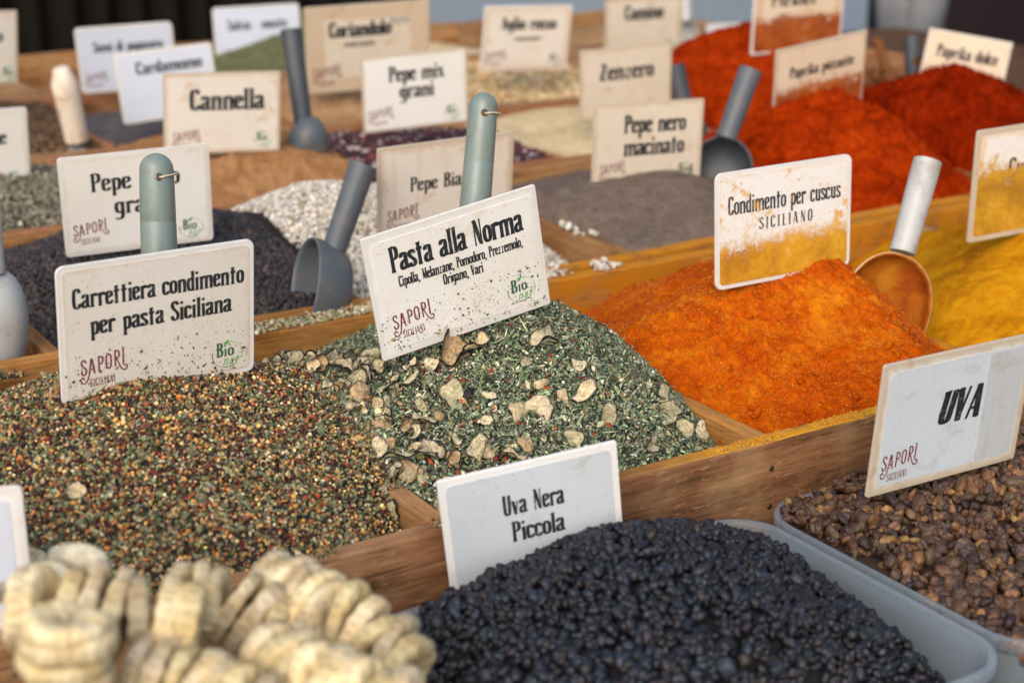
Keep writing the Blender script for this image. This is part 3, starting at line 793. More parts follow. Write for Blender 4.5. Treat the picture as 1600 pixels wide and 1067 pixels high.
# ------------------------------------------------------------------ heaps
def sabs(d, s): return np.sqrt(d * d + s * s) - s
class Heap:
    def __init__(s, x0, x1, y0, y1, cx, cy, top, sf, sb, sl, sr, r=.03, seed=0, amp=.004, f=14, floor=-.07, lean=None):
        s.__dict__.update({k: v for k, v in locals().items() if k != 's'})
    def h(s, x, y):
        x, y = np.asarray(x, float), np.asarray(y, float)
        nx = x + .012 * vnoise(x, y, s.seed + 50, 9); ny = y + .012 * vnoise(x, y, s.seed + 51, 9)
        dy, dx = ny - s.cy, nx - s.cx
        z = s.top - np.where(dy < 0, s.sf, s.sb) * sabs(dy, s.r) - np.where(dx < 0, s.sl, s.sr) * sabs(dx, s.r)
        if s.lean is not None: z = s.lean(x, y, z)
        z = z + s.amp * fbm(x, y, s.seed, s.f, 4)
        if not s.corner: z = np.minimum(z, -.0035 + .85 * (y - s.y0))      # the heap meets the front board just below its top edge
        return np.maximum(z, s.floor)
    corner = 0.0
    def rounded(s, x, y):
        """pull points in the box corners back onto the rounded corner of a bin"""
        if not s.corner: return x, y
        cx, cy, hx, hy, r = (s.x0 + s.x1) / 2, (s.y0 + s.y1) / 2, (s.x1 - s.x0) / 2, (s.y1 - s.y0) / 2, s.corner
        dx, dy = np.abs(x - cx) - (hx - r), np.abs(y - cy) - (hy - r)
        d = np.hypot(np.maximum(dx, 0), np.maximum(dy, 0))
        k = np.where((dx > 0) & (dy > 0) & (d > r), r / np.maximum(d, 1e-9), 1)
        return (np.where(k < 1, cx + np.sign(x - cx) * (hx - r + dx * k), x), np.where(k < 1, cy + np.sign(y - cy) * (hy - r + dy * k), y))
    def grid(s, step):
        nx, ny = int((s.x1 - s.x0) / step) + 1, int((s.y1 - s.y0) / step) + 1
        X, Y = np.meshgrid(np.linspace(s.x0, s.x1, nx), np.linspace(s.y0, s.y1, ny))
        return X, Y
    def surf(s, name, step, mat, parent=None, dz=0, extra=None):
        X, Y = s.grid(step); ny, nx = X.shape
        X, Y = s.rounded(X, Y)
        Z = s.h(X, Y) + dz
        if extra is not None: Z = Z + extra(X, Y)
        V = np.stack([X, Y, Z], 2).reshape(-1, 3)
        i = np.arange(ny * nx).reshape(ny, nx)
        F = np.stack([i[:-1, :-1], i[:-1, 1:], i[1:, 1:], i[1:, :-1]], 2).reshape(-1, 4)
        # a skirt down to the tray floor closes the heap
        ring = np.concatenate([i[0, :], i[1:, -1], i[-1, -2::-1], i[-2:0:-1, 0]])
        low = V[ring].copy(); low[:, 2] = BOT + .012
        if s.corner:
            low[:, 0] = (s.x0 + s.x1) / 2 + (low[:, 0] - (s.x0 + s.x1) / 2) * .93; low[:, 1] = (s.y0 + s.y1) / 2 + (low[:, 1] - (s.y0 + s.y1) / 2) * .93
        b = len(V) + np.arange(len(ring)); nxt = np.roll(np.arange(len(ring)), -1)
        F = np.concatenate([F, np.stack([ring, b, b[nxt], ring[nxt]], 1)])
        return mesh_np(name, np.concatenate([V, low]), F, mat, parent)
    def points(s, n, jit=0, pad=.001, over=.0):
        """n points spread over the surface with their normals"""
        m = n * 3
        x = rng.uniform(s.x0 + pad - over, s.x1 - pad + over, m); y = rng.uniform(s.y0 + pad - over, s.y1 - pad, m)
        e = .004
        g = np.sqrt(1 + ((s.h(x - e, y) - s.h(x + e, y)) / (2 * e)) ** 2 + ((s.h(x, y - e) - s.h(x, y + e)) / (2 * e)) ** 2)
        k = np.nonzero(rng.random(m) < g / max(np.percentile(g, 90), 1))[0]
        k = rng.permutation(k)[:n]
        if len(k) < n: k = np.concatenate([k, rng.integers(0, m, n - len(k))])
        x, y = s.rounded(x[k], y[k])
        z = s.h(x, y)
        N = np.stack([(s.h(x - e, y) - s.h(x + e, y)) / (2 * e), (s.h(x, y - e) - s.h(x, y + e)) / (2 * e), np.ones(n)], 1)
        N /= np.linalg.norm(N, axis=1, keepdims=True)
        P = np.stack([x, y, z], 1) + N * rng.uniform(-1, 1, (n, 1)) * jit
        return P, N

def powder(name, label, heap, mat, step=.004, fine=.0012, lumps=0, lump_c=None, kind='powder heap', lump_r=(.0012, .004)):
    def ex(X, Y):
        th, rr = np.arctan2(Y - heap.cy, X - heap.cx), np.hypot(X - heap.cx, Y - heap.cy)
        slide = np.abs(vnoise(th * 3.2 + .02 * vnoise(X, Y, heap.seed + 3, 60), rr * 16, heap.seed + 30, 2.2)) * np.clip(rr / .06, 0, 1)      # little slides down the flanks
        return fine * (.9 * fbm(X, Y, heap.seed + 9, 170, 4, .62) + 1.1 * np.abs(vnoise(X, Y, heap.seed + 20, 60)) - 1.5 * slide)
    o = heap.surf(name, step, mat, extra=ex)
    tag(o, label, kind, 'heaps of spice in the trays')
    if lumps:
        P, N = heap.points(lumps, .0004)
        sc = (lump_r[0] + (lump_r[1] - lump_r[0]) * rng.random(lumps) ** (9 if lumps > 20000 else 5))[:, None] * rng.uniform(.7, 1.2, (lumps, 3))
        c = scatter('powder_clump', CRUMBS, P, rand_rot(lumps), sc, np.ones((lumps, 3)), mat, o)
        tag(c, kind='stuff')
    return o

def grains(name, label, heap, under, mat, n, size, variants, pal, jit=.0012, tilt=None, step=.006, drop=.0015, cat='spice heap', aspect=(.8, 1.25), part='grain', sm=True, cj=.14):
    o = heap.surf(name, step, under, dz=-drop)
    tag(o, label, cat, 'heaps of spice in the trays')
    P, N = heap.points(n, jit)
    R = rand_rot(n) if tilt is None else lie_rot(N, tilt)
    sc = np.exp(rng.normal(np.log(size), .22, n))[:, None] * rng.uniform(*aspect, (n, 3))
    tag(scatter(part, variants, P, R, sc, palette(n, pal, cj), mat, o, sm), kind='stuff')
    return o

def dip(x, y, cx, cy, rx, ry, d): return d * np.exp(-((x - cx) / rx) ** 2 - ((y - cy) / ry) ** 2)
H = {}
# front row
H['mixed'] = Heap(.207, .500, .8745, 1.3165, .355, 1.08, .072, .335, .40, .22, .24, .03, 3, .003, 12,
                  lean=lambda x, y, z: z - dip(x, y, .505, .885, .045, .055, .045))
def norma_lean(x, y, z):
    w = np.clip((x - .500) / .07, 0, 1); w = w * w * (3 - 2 * w)
    m = H['mixed'].h(np.full_like(x, .499), y) + .002
    return m * (1 - w) + z * w - dip(x, y, .79, .885, .05, .05, .016) * w
H['norma'] = Heap(.500, .7795, .8745, 1.3165, .685, 1.065, .075, .385, .42, .34, .62, .035, 11, .004, 12, lean=norma_lean)
H['cuscus'] = Heap(.786, 1.0805, .8745, 1.3165, 1.0, 1.075, .080, .44, .46, .34, .78, .022, 21, .0035, 12)
H['turmeric'] = Heap(1.0955, 1.3825, .8745, 1.3165, 1.44, 1.02, .100, .20, .42, .37, .3, .04, 31, .003, 7, lean=lambda x, y, z: z - dip(x, y, 1.085, 1.02, .05, .09, .05))
# second row
H['black'] = Heap(.3945, .6875, 1.3645, 1.7875, .59, 1.60, .046, .24, .26, .20, .3, .05, 41, .004, 10)
H['white'] = Heap(.7025, 1.0225, 1.3645, 1.7875, .79, 1.63, .05, .26, .3, .28, .30, .03, 51, .004, 10)
H['greypep'] = Heap(1.0375, 1.3295, 1.3645, 1.7875, 1.19, 1.56, .042, .17, .3, .14, .38, .05, 61, .002, 9)
H['pap1'] = Heap(1.3445, 1.6495, 1.3645, 1.7875, 1.525, 1.60, .102, .40, .52, .36, .62, .03, 71, .007, 12)
H['pap2'] = Heap(1.6645, 1.9675, 1.3645, 1.7875, 1.765, 1.60, .118, .40, .46, .62, .52, .03, 81, .006, 12)
# third row
H['herb'] = Heap(.3375, .6285, 1.8285, 2.2055, .5, 2.02, .024, .16, .2, .1, .1, .05, 91, .004, 9)
H['cinnamon'] = Heap(.6435, .9355, 1.8285, 2.2055, .845, 2.0, .052, .16, .2, .15, .34, .05, 101, .004, 9)
H['mixpep'] = Heap(.9505, 1.2445, 1.8285, 2.2055, 1.08, 2.0, .020, .10, .2, .08, .10, .05, 111, .003, 9)
H['ginger'] = Heap(1.2595, 1.5565, 1.8285, 2.2055, 1.47, 2.06, .012, .16, .2, .12, .2, .05, 121, .003, 9)
H['pap3'] = Heap(1.5715, 1.8725, 1.8285, 2.2055, 1.79, 2.05, .125, .36, .36, .33, .3, .03, 131, .005, 12)
H['bark'] = Heap(1.8875, 2.1925, 1.8285, 2.2055, 2.04, 2.02, -.01, .15, .2, .12, .2, .05, 141, .003, 9)
# fourth row
H['seed'] = Heap(.4375, .7335, 2.2465, 2.7165, .62, 2.5, .03, .16, .2, .1, .1, .05, 151, .004, 9)
H['greydk'] = Heap(.7485, 1.0425, 2.2465, 2.7165, .88, 2.5, -.004, .10, .2, .1, .1, .05, 161, .002, 9)
H['coriander'] = Heap(1.0575, 1.3525, 2.2465, 2.7165, 1.19, 2.44, .05, .3, .3, .2, .3, .04, 171, .004, 10)
H['flake'] = Heap(1.3675, 1.6825, 2.2465, 2.7165, 1.55, 2.46, .022, .14, .2, .08, .08, .05, 181, .006, 12)
H['cumin'] = Heap(1.6975, 2.0225, 2.2465, 2.7165, 1.87, 2.5, .03, .2, .2, .2, .2, .05, 191, .004, 10)
# fifth row
H['green'] = Heap(1.0675, 1.4925, 2.7585, 3.2045, 1.41, 2.93, .088, .3, .3, .32, .3, .03, 201, .003, 10)
H['brown'] = Heap(1.9075, 2.3825, 2.7585, 3.2045, 2.2, 2.96, .0, .2, .2, .14, .2, .05, 211, .004, 10)
H['tan'] = Heap(1.5075, 1.8925, 2.7585, 3.2045, 1.7, 2.96, -.01, .2, .2, .14, .2, .05, 221, .004, 10)

MIX = [('#6b6f50', 26), ('#858768', 14), ('#4d5239', 17), ('#b58a4e', 11), ('#c2a272', 9), ('#9c6038', 7), ('#562c2b', 13), ('#3f292b', 11), ('#7f3a2c', 4), ('#b9ad90', 4), ('#2c2624', 8)]
HB = [('#78836a', 30), ('#919980', 20), ('#5d6b4e', 24), ('#a8aa92', 8), ('#3f4938', 11), ('#bdb9a2', 4), ('#7d2b22', 1), ('#75634a', 4)]
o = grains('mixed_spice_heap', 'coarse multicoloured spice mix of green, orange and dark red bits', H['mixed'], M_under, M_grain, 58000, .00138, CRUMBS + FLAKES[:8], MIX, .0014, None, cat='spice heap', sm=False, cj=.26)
P, N = H['mixed'].points(2400, .0006)
tag(scatter('seed_bit', ROUND, P + N * .0010, rand_rot(2400), np.exp(rng.normal(np.log(.00125), .25, 2400))[:, None] * rng.uniform(.8, 1.2, (2400, 3)), palette(2400, [('#d09a4e', 6), ('#dbb67c', 4), ('#c07a3c', 4), ('#d6c8a4', 2), ('#a8452c', 1)], .14), M_grain, o), kind='stuff')
P, N = H['mixed'].points(2600, .0006)
sc = np.exp(rng.normal(np.log(.0021), .3, 2600))[:, None] * rng.uniform(.7, 1.3, (2600, 3))
tag(scatter('leaf_bit', FLAKES, P + N * .0012, lie_rot(N, .6), sc, palette(2600, [('#72765a', 5), ('#8f9074', 3), ('#5a5e42', 4), ('#5a2a28', 2)]), M_grain, o, False), kind='stuff')
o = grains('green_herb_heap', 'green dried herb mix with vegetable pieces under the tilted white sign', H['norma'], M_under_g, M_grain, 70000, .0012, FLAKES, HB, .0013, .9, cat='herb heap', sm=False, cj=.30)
P, N = H['norma'].points(5200, .0006)
sc = np.exp(rng.normal(np.log(.0019), .35, 5200))[:, None] * rng.uniform(.6, 1.3, (5200, 3)) * np.where(rng.random((5200, 1)) < .4, np.array([[1.9, .35, 1.0]]), np.array([[1.0, 1.0, 1.0]]))
tag(scatter('leaf_bit', FLAKES, P + N * .0012, lie_rot(N, .55), sc, palette(5200, [('#7d8a68', 5), ('#a3ab88', 4), ('#58664a', 4), ('#c4c09a', 3), ('#8a8a58', 2), ('#3a4234', 3)], .2), M_grain, o, False), kind='stuff')
P, N = H['norma'].points(2600, .0005)
k = np.nonzero(rng.random(2600) < np.where(P[:, 0] < .60, .75, .28))[0]; P, N = P[k], N[k]; m = len(k)
tag(scatter('vegetable_bit', CRUMBS + [(v * np.array((1.2, .7, .4)), f) for v, f in CRUMBS[:5]], P + N * .0008, lie_rot(N, .5), np.exp(rng.normal(np.log(.0017), .45, m))[:, None] * rng.uniform(.5, 1.4, (m, 3)) * (1, 1, .6), palette(m, [('#c04a24', 4), ('#c86a3a', 2), ('#7a2a22', 3), ('#c4a67a', 7), ('#a8855c', 5), ('#2e2d30', 4)]), M_veg, o), kind='stuff')
o = powder('orange_powder_heap', 'orange couscous spice powder heaped in the front tray', H['cuscus'], M_cuscus, .0011, .0022, 1100, lump_r=(.0008, .0050))
P, N = H['cuscus'].points(45000, .0006)
tag(scatter('powder_grain', CRUMBS[:5], P + N * .0008, rand_rot(45000), np.exp(rng.normal(np.log(.00042), .35, 45000))[:, None] * rng.uniform(.7, 1.3, (45000, 3)), palette(45000, [('#c2641a', 5), ('#a8480f', 5), ('#d08a30', 3), ('#93370c', 3)], .1), M_grain, o, False), kind='stuff')
powder('turmeric_heap', 'bright yellow turmeric powder at the right of the front tray', H['turmeric'], M_turmeric, .0025, .0009, 1500, lump_r=(.0005, .0018))
BLK = [('#2b272b', 6), ('#3a3231', 5), ('#4b3a30', 3), ('#1f1d22', 5), ('#58463c', 1)]
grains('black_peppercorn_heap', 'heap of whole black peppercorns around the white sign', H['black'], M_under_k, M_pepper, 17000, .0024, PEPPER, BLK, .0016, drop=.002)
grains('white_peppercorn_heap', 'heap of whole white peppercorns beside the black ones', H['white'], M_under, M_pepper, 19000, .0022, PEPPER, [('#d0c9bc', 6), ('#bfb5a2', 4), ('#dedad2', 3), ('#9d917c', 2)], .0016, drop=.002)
powder('ground_pepper_heap', 'smooth grey brown ground black pepper in the second tray', H['greypep'], M_greypep, .004, .0006)
powder('paprika_heap', 'red paprika heap carrying the Paprika piccante sign', H['pap1'], M_paprika, .003, .005, 700, lump_r=(.001, .006))
powder('paprika_heap', 'darker red paprika heap carrying the Paprika dolce sign', H['pap2'], M_paprika2, .003, .005, 500, lump_r=(.001, .006))
powder('paprika_heap', 'steep red paprika heap behind the dark scoop handle in the third tray', H['pap3'], M_paprika, .003, .004)
grains('dried_herb_heap', 'grey green crumbled herb leaves at the left edge', H['herb'], M_under_g, M_grain, 16000, .0022, FLAKES + CRUMBS[:3], [('#7b7664', 5), ('#908a76', 4), ('#625e4c', 4), ('#a5a08c', 2)], .002, .9, sm=False)
powder('cinnamon_heap', 'brown cinnamon powder below the Cannella sign', H['cinnamon'], M_cinnamon, .004, .0022)
grains('mixed_peppercorn_heap', 'dark red and white mixed peppercorns in the third tray', H['mixpep'], M_under_k, M_pepper, 9000, .0028, PEPPER, [('#3f1a20', 6), ('#5a2228', 4), ('#2a1a1e', 4), ('#c9c0b8', 2), ('#7d3a35', 2)], .002)
powder('ginger_heap', 'cream ginger powder below the yellowed Zenzero sign', H['ginger'], M_ginger, .005, .001)
grains('bark_chip_heap', 'dark brown bark chips under the cinnamon sticks', H['bark'], M_under_b, M_grain, 4000, .004, FLAKES, [('#5b402c', 4), ('#7b5a40', 3), ('#3f2a1d', 3)], .003, .9, sm=False)
grains('seed_heap', 'reddish brown cumin seeds round the cream scoop handle', H['seed'], M_under_b, M_grain, 15000, .0022, SEEDS + CRUMBS[:2], [('#5f4634', 5), ('#7b5c45', 4), ('#43352a', 4), ('#55502f', 2), ('#94745a', 1)], .002)
powder('dark_spice_heap', 'dark grey ground spice below the Cardamomo sign', H['greydk'], M_greydk, .005, .001)
powder('coriander_heap', 'beige ground coriander below the large taped sign', H['coriander'], M_coriander, .004, .002)
grains('golden_flake_heap', 'pale golden garlic flakes in the fourth tray', H['flake'], M_ginger, M_veg, 3600, .0050, [(v * np.array((1, 1, .6)), f) for v, f in CRUMBS], [('#d8bd8e', 6), ('#cda773', 4), ('#e0cda8', 4), ('#b88a50', 1)], .004)
powder('cumin_heap', 'light brown ground cumin behind the Cumino sign', H['cumin'], M_coriander, .005, .001)
powder('green_powder_heap', 'olive green herb powder at the far back', H['green'], M_herb, .005, .001)
powder('brown_powder_heap', 'dull brown powder in the farthest tray at the back right', H['brown'], M_coriander, .006, .001)
powder('tan_powder_heap', 'tan powder in the farthest tray beside a white scoop', H['tan'], M_ginger, .006, .001)

# spice bits clinging to the two front signs
def stuck(root, w, h, n, pal, seed):
    r = np.random.default_rng(seed)
    y = -h / 2 + .004 + .036 * r.random(n) ** 1.6
    x = r.uniform(-w / 2 + .003, w / 2 - .003, n)
    P = np.stack([x, y, np.full(n, .0019)], 1)
    N = np.tile(np.array([[0, 0, 1.0]]), (n, 1))
    tag(scatter('clinging_spice', FLAKES + CRUMBS[:3], P, lie_rot(N, .25), np.exp(r.normal(np.log(.00062), .45, n))[:, None] * r.uniform(.6, 1.3, (n, 3)) * (1, 1, .5), palette(n, pal), M_grain, root, False), kind='stuff')
stuck(sg_carr, .148, .105, 230, [('#4f5238', 4), ('#5a2a26', 3), ('#8a6a3a', 3), ('#33302a', 3)], 3)
stuck(sg_norma, .148, .105, 270, [('#5c684a', 5), ('#454d38', 4), ('#8f7a4a', 2), ('#7d2b22', 1)], 4)

# grains lying over the divider where the two front mixes meet
def seam(n):
    x = rng.uniform(.484, .516, n); y = rng.uniform(.88, 1.312, n)
    z = np.where(x < .5, H['mixed'].h(np.minimum(x, .4995), y), H['norma'].h(np.maximum(x, .5005), y))
    zz = np.maximum(H['mixed'].h(np.minimum(x, .4995), y), H['norma'].h(np.maximum(x, .5005), y))
    k = np.nonzero((zz > -.004) & (np.abs(x - .5) < .010 + .006 * vnoise(x, y, 77, 40)))[0]
    x, y, zz = x[k], y[k], zz[k]
    P = np.stack([x, y, zz + rng.uniform(-.0008, .0012, len(k))], 1)
    m = len(k)
    col = np.where((rng.random(m) < np.clip((x - .490) / .02, 0, 1))[:, None], palette(m, HB), palette(m, MIX))
    o = scatter('spilled_spice', FLAKES + CRUMBS[:4], P, rand_rot(m), np.exp(rng.normal(np.log(.0015), .25, m))[:, None] * rng.uniform(.8, 1.25, (m, 3)), col, M_grain, None, False)
    tag(o, 'mingled herb and spice bits over the divider between the two front mixes', 'spilled spice', kind='stuff')
seam(9000)

# grains spilled along the rails
def spill(label, n, x0, x1, y0, y1, z, size, variants, pal, mat, seed, cl=30):
    x = rng.uniform(x0, x1, n * 4); y = rng.uniform(y0, y1, n * 4)
    keep = np.nonzero(vnoise(x, y, seed, cl) > .05)[0][:n]
    x, y = x[keep], y[keep]; n = len(x)
    P = np.stack([x, y, z + rng.uniform(0, size * .8, n)], 1)
    o = scatter('spilled_spice', variants, P, rand_rot(n), np.exp(rng.normal(np.log(size), .3, n))[:, None] * rng.uniform(.7, 1.3, (n, 3)), palette(n, pal), mat, None, False)
    return tag(o, label, 'spilled spice', kind='stuff')
spill('spice bits spilled along the rail left of the cream sign', 1500, .22, .46, 1.318, 1.350, .0005, .0014, CRUMBS + FLAKES[:5], MIX, M_grain, 5, 22)
spill('pale grains spilled along the rail between the two front signs', 1500, .46, .80, 1.320, 1.352, .0005, .0014, CRUMBS + FLAKES[:6], [('#b9b092', 4), ('#8a8f6c', 5), ('#d5cdb8', 3), ('#9a7a50', 3)], M_grain, 6, 18)
spill('white peppercorns spilled on the yellow stained rail', 110, .78, 1.06, 1.319, 1.36, .002, .0022, PEPPER, [('#d8d2c6', 5), ('#c4b9a4', 3)], M_pepper, 8, 30)
spill('white peppercorns lying by the grey ground pepper', 40, 1.0, 1.1, 1.40, 1.54, .004, .0024, PEPPER, [('#d8d2c6', 5), ('#c4b9a4', 3)], M_pepper, 9, 30)
spill('yellow dust and specks along the front rail', 5200, .62, 1.3, .860, .8735, .0001, .00042, CRUMBS, [('#c9921c', 5), ('#d4a23a', 3), ('#b8650f', 3), ('#8f8f6a', 1)], M_grain, 10, 40)
spill('herb specks along the left part of the front rail', 700, .25, .62, .860, .8735, .0002, .0007, CRUMBS + FLAKES[:4], MIX, M_grain, 12, 30)

# ------------------------------------------------------------------ plastic bins of dried fruit
def bin_(label, x0, x1, y0, y1):
    cx, cy, w, h = (x0 + x1) / 2, (y0 + y1) / 2, x1 - x0, y1 - y0
    root = empty('plastic_bin', (cx, cy, -.121), label=label, cat='bin', group='clear plastic bins in front of the trays')
    Z = .121
    prof = [(-.020, -.120, .024), (-.014, -.117, .028), (-.0060, -.062, .034), (-.0056, -.0575, .034), (-.0014, -.0570, .039), (-.0006, -.0560, .040), (-.0006, -.0490, .040), (-.0012, -.0480, .039), (-.0046, -.0478, .036), (-.0062, -.0486, .035), (-.0070, -.052, .034), (-.0078, -.062, .033), (-.0165, -.1155, .027), (-.022, -.1172, .022)]
    MB().loops([[(x, y, z + Z) for x, y in rrect(w + 2 * o, h + 2 * o, r, 8)] for o, z, r in prof], cap0=True, cap1=True).build('bin_shell', M_bin, root, smooth=True)
    return root
bin_('clear plastic bin heaped with tiny black raisins', .392, .7575, .583, .852)
bin_('clear plastic bin of plump brown raisins', .7605, 1.13, .583, .852)
bin_('clear plastic bin under the strings of dried figs', .02, .389, .583, .852)

RH = {'black': Heap(.405, .7455, .594, .842, .575, .745, .012, .18, .50, .22, .47, .045, 301, .004, 14, floor=-.088, lean=lambda x, y, z: z - 26 * np.maximum(0, .05 - np.minimum(np.minimum(x - .405, .7455 - x), np.minimum(y - .594, .842 - y))) ** 2),
      'brown': Heap(.770, 1.120, .594, .842, .96, .74, -.024, .13, .10, .14, .1, .05, 311, .006, 12, floor=-.075),
      'fig': Heap(.032, .377, .594, .842, .18, .70, .02, .3, .4, .3, .3, .05, 321, .003, 12, floor=-.09)}
for _h in RH.values(): _h.corner = .030
_q = cam.rotation_euler.to_matrix()
CR = np.array([_q[i][:] for i in range(3)])
def in_view(P):
    """distance from the viewer of the points the photograph shows, else a large number"""
    d = (P - np.array(cam.location)) @ CR
    D = -d[:, 2]
    ok = (np.abs(d[:, 0] / D) < .325) & (np.abs(d[:, 1] / D) < .218)
    return np.where(ok, D, 9.0)

def fruit(kind, heap, n, size, asp, mat, pal, label, group, under, stuff_label, jit, hi):
    P, N = heap.points(n, jit)
    R = rand_rot(n)
    sc = np.exp(rng.normal(np.log(size), .19, n))[:, None] * np.ones(3) * rng.uniform(.86, 1.14, (n, 3))
    D = in_view(P - N * 0)
    facing = ((np.array(cam.location) - P) * N).sum(1) > 0
    order = np.argsort(np.where(facing, D, 9))
    top, rest = order[:300], order[300:]
    base = heap.surf(stuff_label[0], .006, under, dz=-size * 1.1)
    tag(base, stuff_label[1], kind.replace('_', ' '), kind='stuff')
    tag(scatter(kind + '_mass', RAISIN_HI if hi == 25 else RAISIN_LO, P[rest], R[rest], sc[rest] * np.array(asp), palette(len(rest), pal, .12), mat, base), kind='stuff')
    variants = []
    cols = palette(hi, pal, .12)
    for k in range(hi):
        V, F = lump(3, .18, 2.8, 500 + k + len(kind), asp)
        fine = np.sin(V @ rng.normal(size=3) * 9) * np.sin(V @ rng.normal(size=3) * 11)
        V = V * (1 + .05 * fine[:, None])
        variants.append((V, F, np.repeat(cols[k][None], len(V), 0)))
    proto = []
    for j, i in enumerate(top):
        v = j % hi
        if j < hi:
            V, F, c = variants[v]
            o = mesh_np(kind, V, F, mat, None, c)
            tag(o, label, kind.replace('_', ' '), group)
            proto.append(o)
        else:
            o = proto[v].copy(); COL.objects.link(o)
        m = Matrix([list(R[i][r] * sc[i]) for r in range(3)]).to_4x4()
        m.translation = Vector(P[i])
        o.matrix_world = m
CUR = [('#14161c', 6), ('#1d212b', 5), ('#0f1015', 6), ('#262027', 3), ('#2a2422', 1), ('#272f3b', 3)]
RAI = [('#523a2c', 7), ('#664831', 6), ('#463326', 6), ('#785637', 4), ('#372827', 3), ('#57423c', 2), ('#8b683d', 2), ('#5e4c36', 3)]
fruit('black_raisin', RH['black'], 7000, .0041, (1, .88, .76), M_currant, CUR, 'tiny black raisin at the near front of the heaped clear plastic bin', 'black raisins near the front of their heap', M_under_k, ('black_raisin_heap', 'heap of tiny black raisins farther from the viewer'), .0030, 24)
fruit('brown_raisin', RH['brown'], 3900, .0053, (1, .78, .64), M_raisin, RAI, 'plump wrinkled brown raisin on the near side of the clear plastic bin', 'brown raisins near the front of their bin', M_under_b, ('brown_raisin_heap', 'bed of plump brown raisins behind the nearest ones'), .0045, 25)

# dried figs, threaded in short rows
def fig_mesh(seed):
    r = np.random.default_rng(seed)
    nu, nv = 72, 16
    V, C = [], []
    a0 = r.uniform(0, 6.28, 6)
    for j in range(nv + 1):
        ph = -math.pi / 2 + math.pi * j / nv
        for i in range(nu):
            th = 2 * math.pi * i / nu
            rad = (abs(math.cos(ph)) ** .26) * (1 + .05 * math.sin(2 * th + a0[0]) + .035 * math.sin(3 * th + a0[1]) + .022 * math.sin(23 * th + a0[2]) * abs(math.cos(ph)) ** .5)
            zz = math.copysign(abs(math.sin(ph)) ** .6, ph) * .235 * (1 + .12 * math.sin(th + a0[3]) + .08 * math.sin(4 * th + a0[4]))
            dim = math.exp(-(rad / .34) ** 2)
            zz *= (1 - .75 * dim) * (1 + .10 * math.sin(11 * th + a0[1]) * rad)
            V.append((rad * math.cos(th), rad * math.sin(th), zz))
            k = .5 + .5 * math.sin(5 * th + a0[5] + 3 * zz)
            C.append((np.array(lin('#dccfac')) * (1 - .5 * k) + np.array(lin('#c2a268')) * .5 * k) * (1 - .55 * dim) * (1 - .30 * (abs(math.cos(ph)) > .93) * (.5 + .5 * math.sin(23 * th + a0[2]))))
    F = [(j * nu + i, j * nu + (i + 1) % nu, (j + 1) * nu + (i + 1) % nu, (j + 1) * nu + i) for j in range(nv) for i in range(nu)]
    C = np.clip(np.array(C) * np.exp(r.normal(.05, .14)) * np.array((1, .96 + .03 * r.random(), .80 + .22 * r.random())), 0, .9)
    return np.array(V), np.array(F), C
FIGS = []
def fig(loc, axis, rad, label, thick=1.0):
    k = random.randrange(9)
    if len(FIGS) < 9:
        V, F, C = fig_mesh(len(FIGS))
        o = mesh_np('dried_fig', V, F, M_fig, None, C)
        FIGS.append(o)
    else:
        o = FIGS[k].copy(); COL.objects.link(o)
    tag(o, label, 'dried fig', 'dried figs on strings')
    q = Vector(axis).normalized().to_track_quat('Z', 'Y')
    e = q.to_matrix() @ Euler((random.gauss(0, .13), random.gauss(0, .13), random.uniform(0, 6.28))).to_matrix()
    m = (e @ Matrix.Diagonal((rad * random.uniform(.93, 1.07), rad * random.uniform(.93, 1.07), rad * thick * random.uniform(.85, 1.15)))).to_4x4()
    m.translation = Vector(loc)
    o.matrix_world = m
    return o
def fig_string(a, b, n, rad, label, thick=1.0, bend=(0, 0, 0)):
    a, b, bend = Vector(a), Vector(b), Vector(bend)
    pts = [a.lerp(b, t) + bend * math.sin(math.pi * t) for t in (i / (n - 1) for i in range(n))]
    for i, p in enumerate(pts):
        d = pts[min(i + 1, n - 1)] - pts[max(i - 1, 0)]
        fig(p + Vector((random.gauss(0, .0012), random.gauss(0, .0012), random.gauss(0, .001))), d, rad, label, thick)
    cord = MB().loops(tube_loops([a - (pts[1] - a) * .8] + pts + [b + (b - pts[-2]) * .8], [.0008] * (n + 2), 8)).build('fig_string', M_string)
    tag(cord, label.replace('dried fig', 'thin string through the figs', 1), 'string', 'strings holding the dried figs')
fig_string((.180, .664, .106), (.180, .664, .0), 12, .0205, 'dried fig in the upright stack at the bottom left corner', 1.05)
fig_string((.178, .742, .078), (.252, .697, .070), 8, .0225, 'dried fig in the row lying on edge behind the upright stack', 1.0, (0, 0, .004))
fig_string((.268, .755, .052), (.315, .712, .036), 7, .0215, 'dried fig in the leaning row beside the wooden board', 1.05, (0, 0, .006))
fig_string((.222, .684, .058), (.262, .632, .050), 7, .0205, 'dried fig in the short row in the middle of the fig bin', 1.05)
fig_string((.318, .752, .046), (.352, .655, .034), 11, .0215, 'dried fig in the long row running beside the black raisins', 1.0, (0, 0, .008))
fig_string((.283, .672, .052), (.318, .600, .048), 9, .0210, 'dried fig in the nearest row at the bottom edge', 1.05)
fig_string((.10, .70, .08), (.125, .64, .075), 7, .021, 'dried fig in the row at the far left by the blank sign', 1.05)
for k in range(34):
    x, y = random.uniform(.06, .35), random.uniform(.62, .815)
    z = -.012 - .045 * abs(x - .2) / .15 + random.uniform(-.02, .012) - (.03 if y > .78 else 0)
    fig((x, y, z), (random.gauss(0, 1), random.gauss(0, 1), random.gauss(0, .6)), .021, 'loose dried fig under the threaded rows')
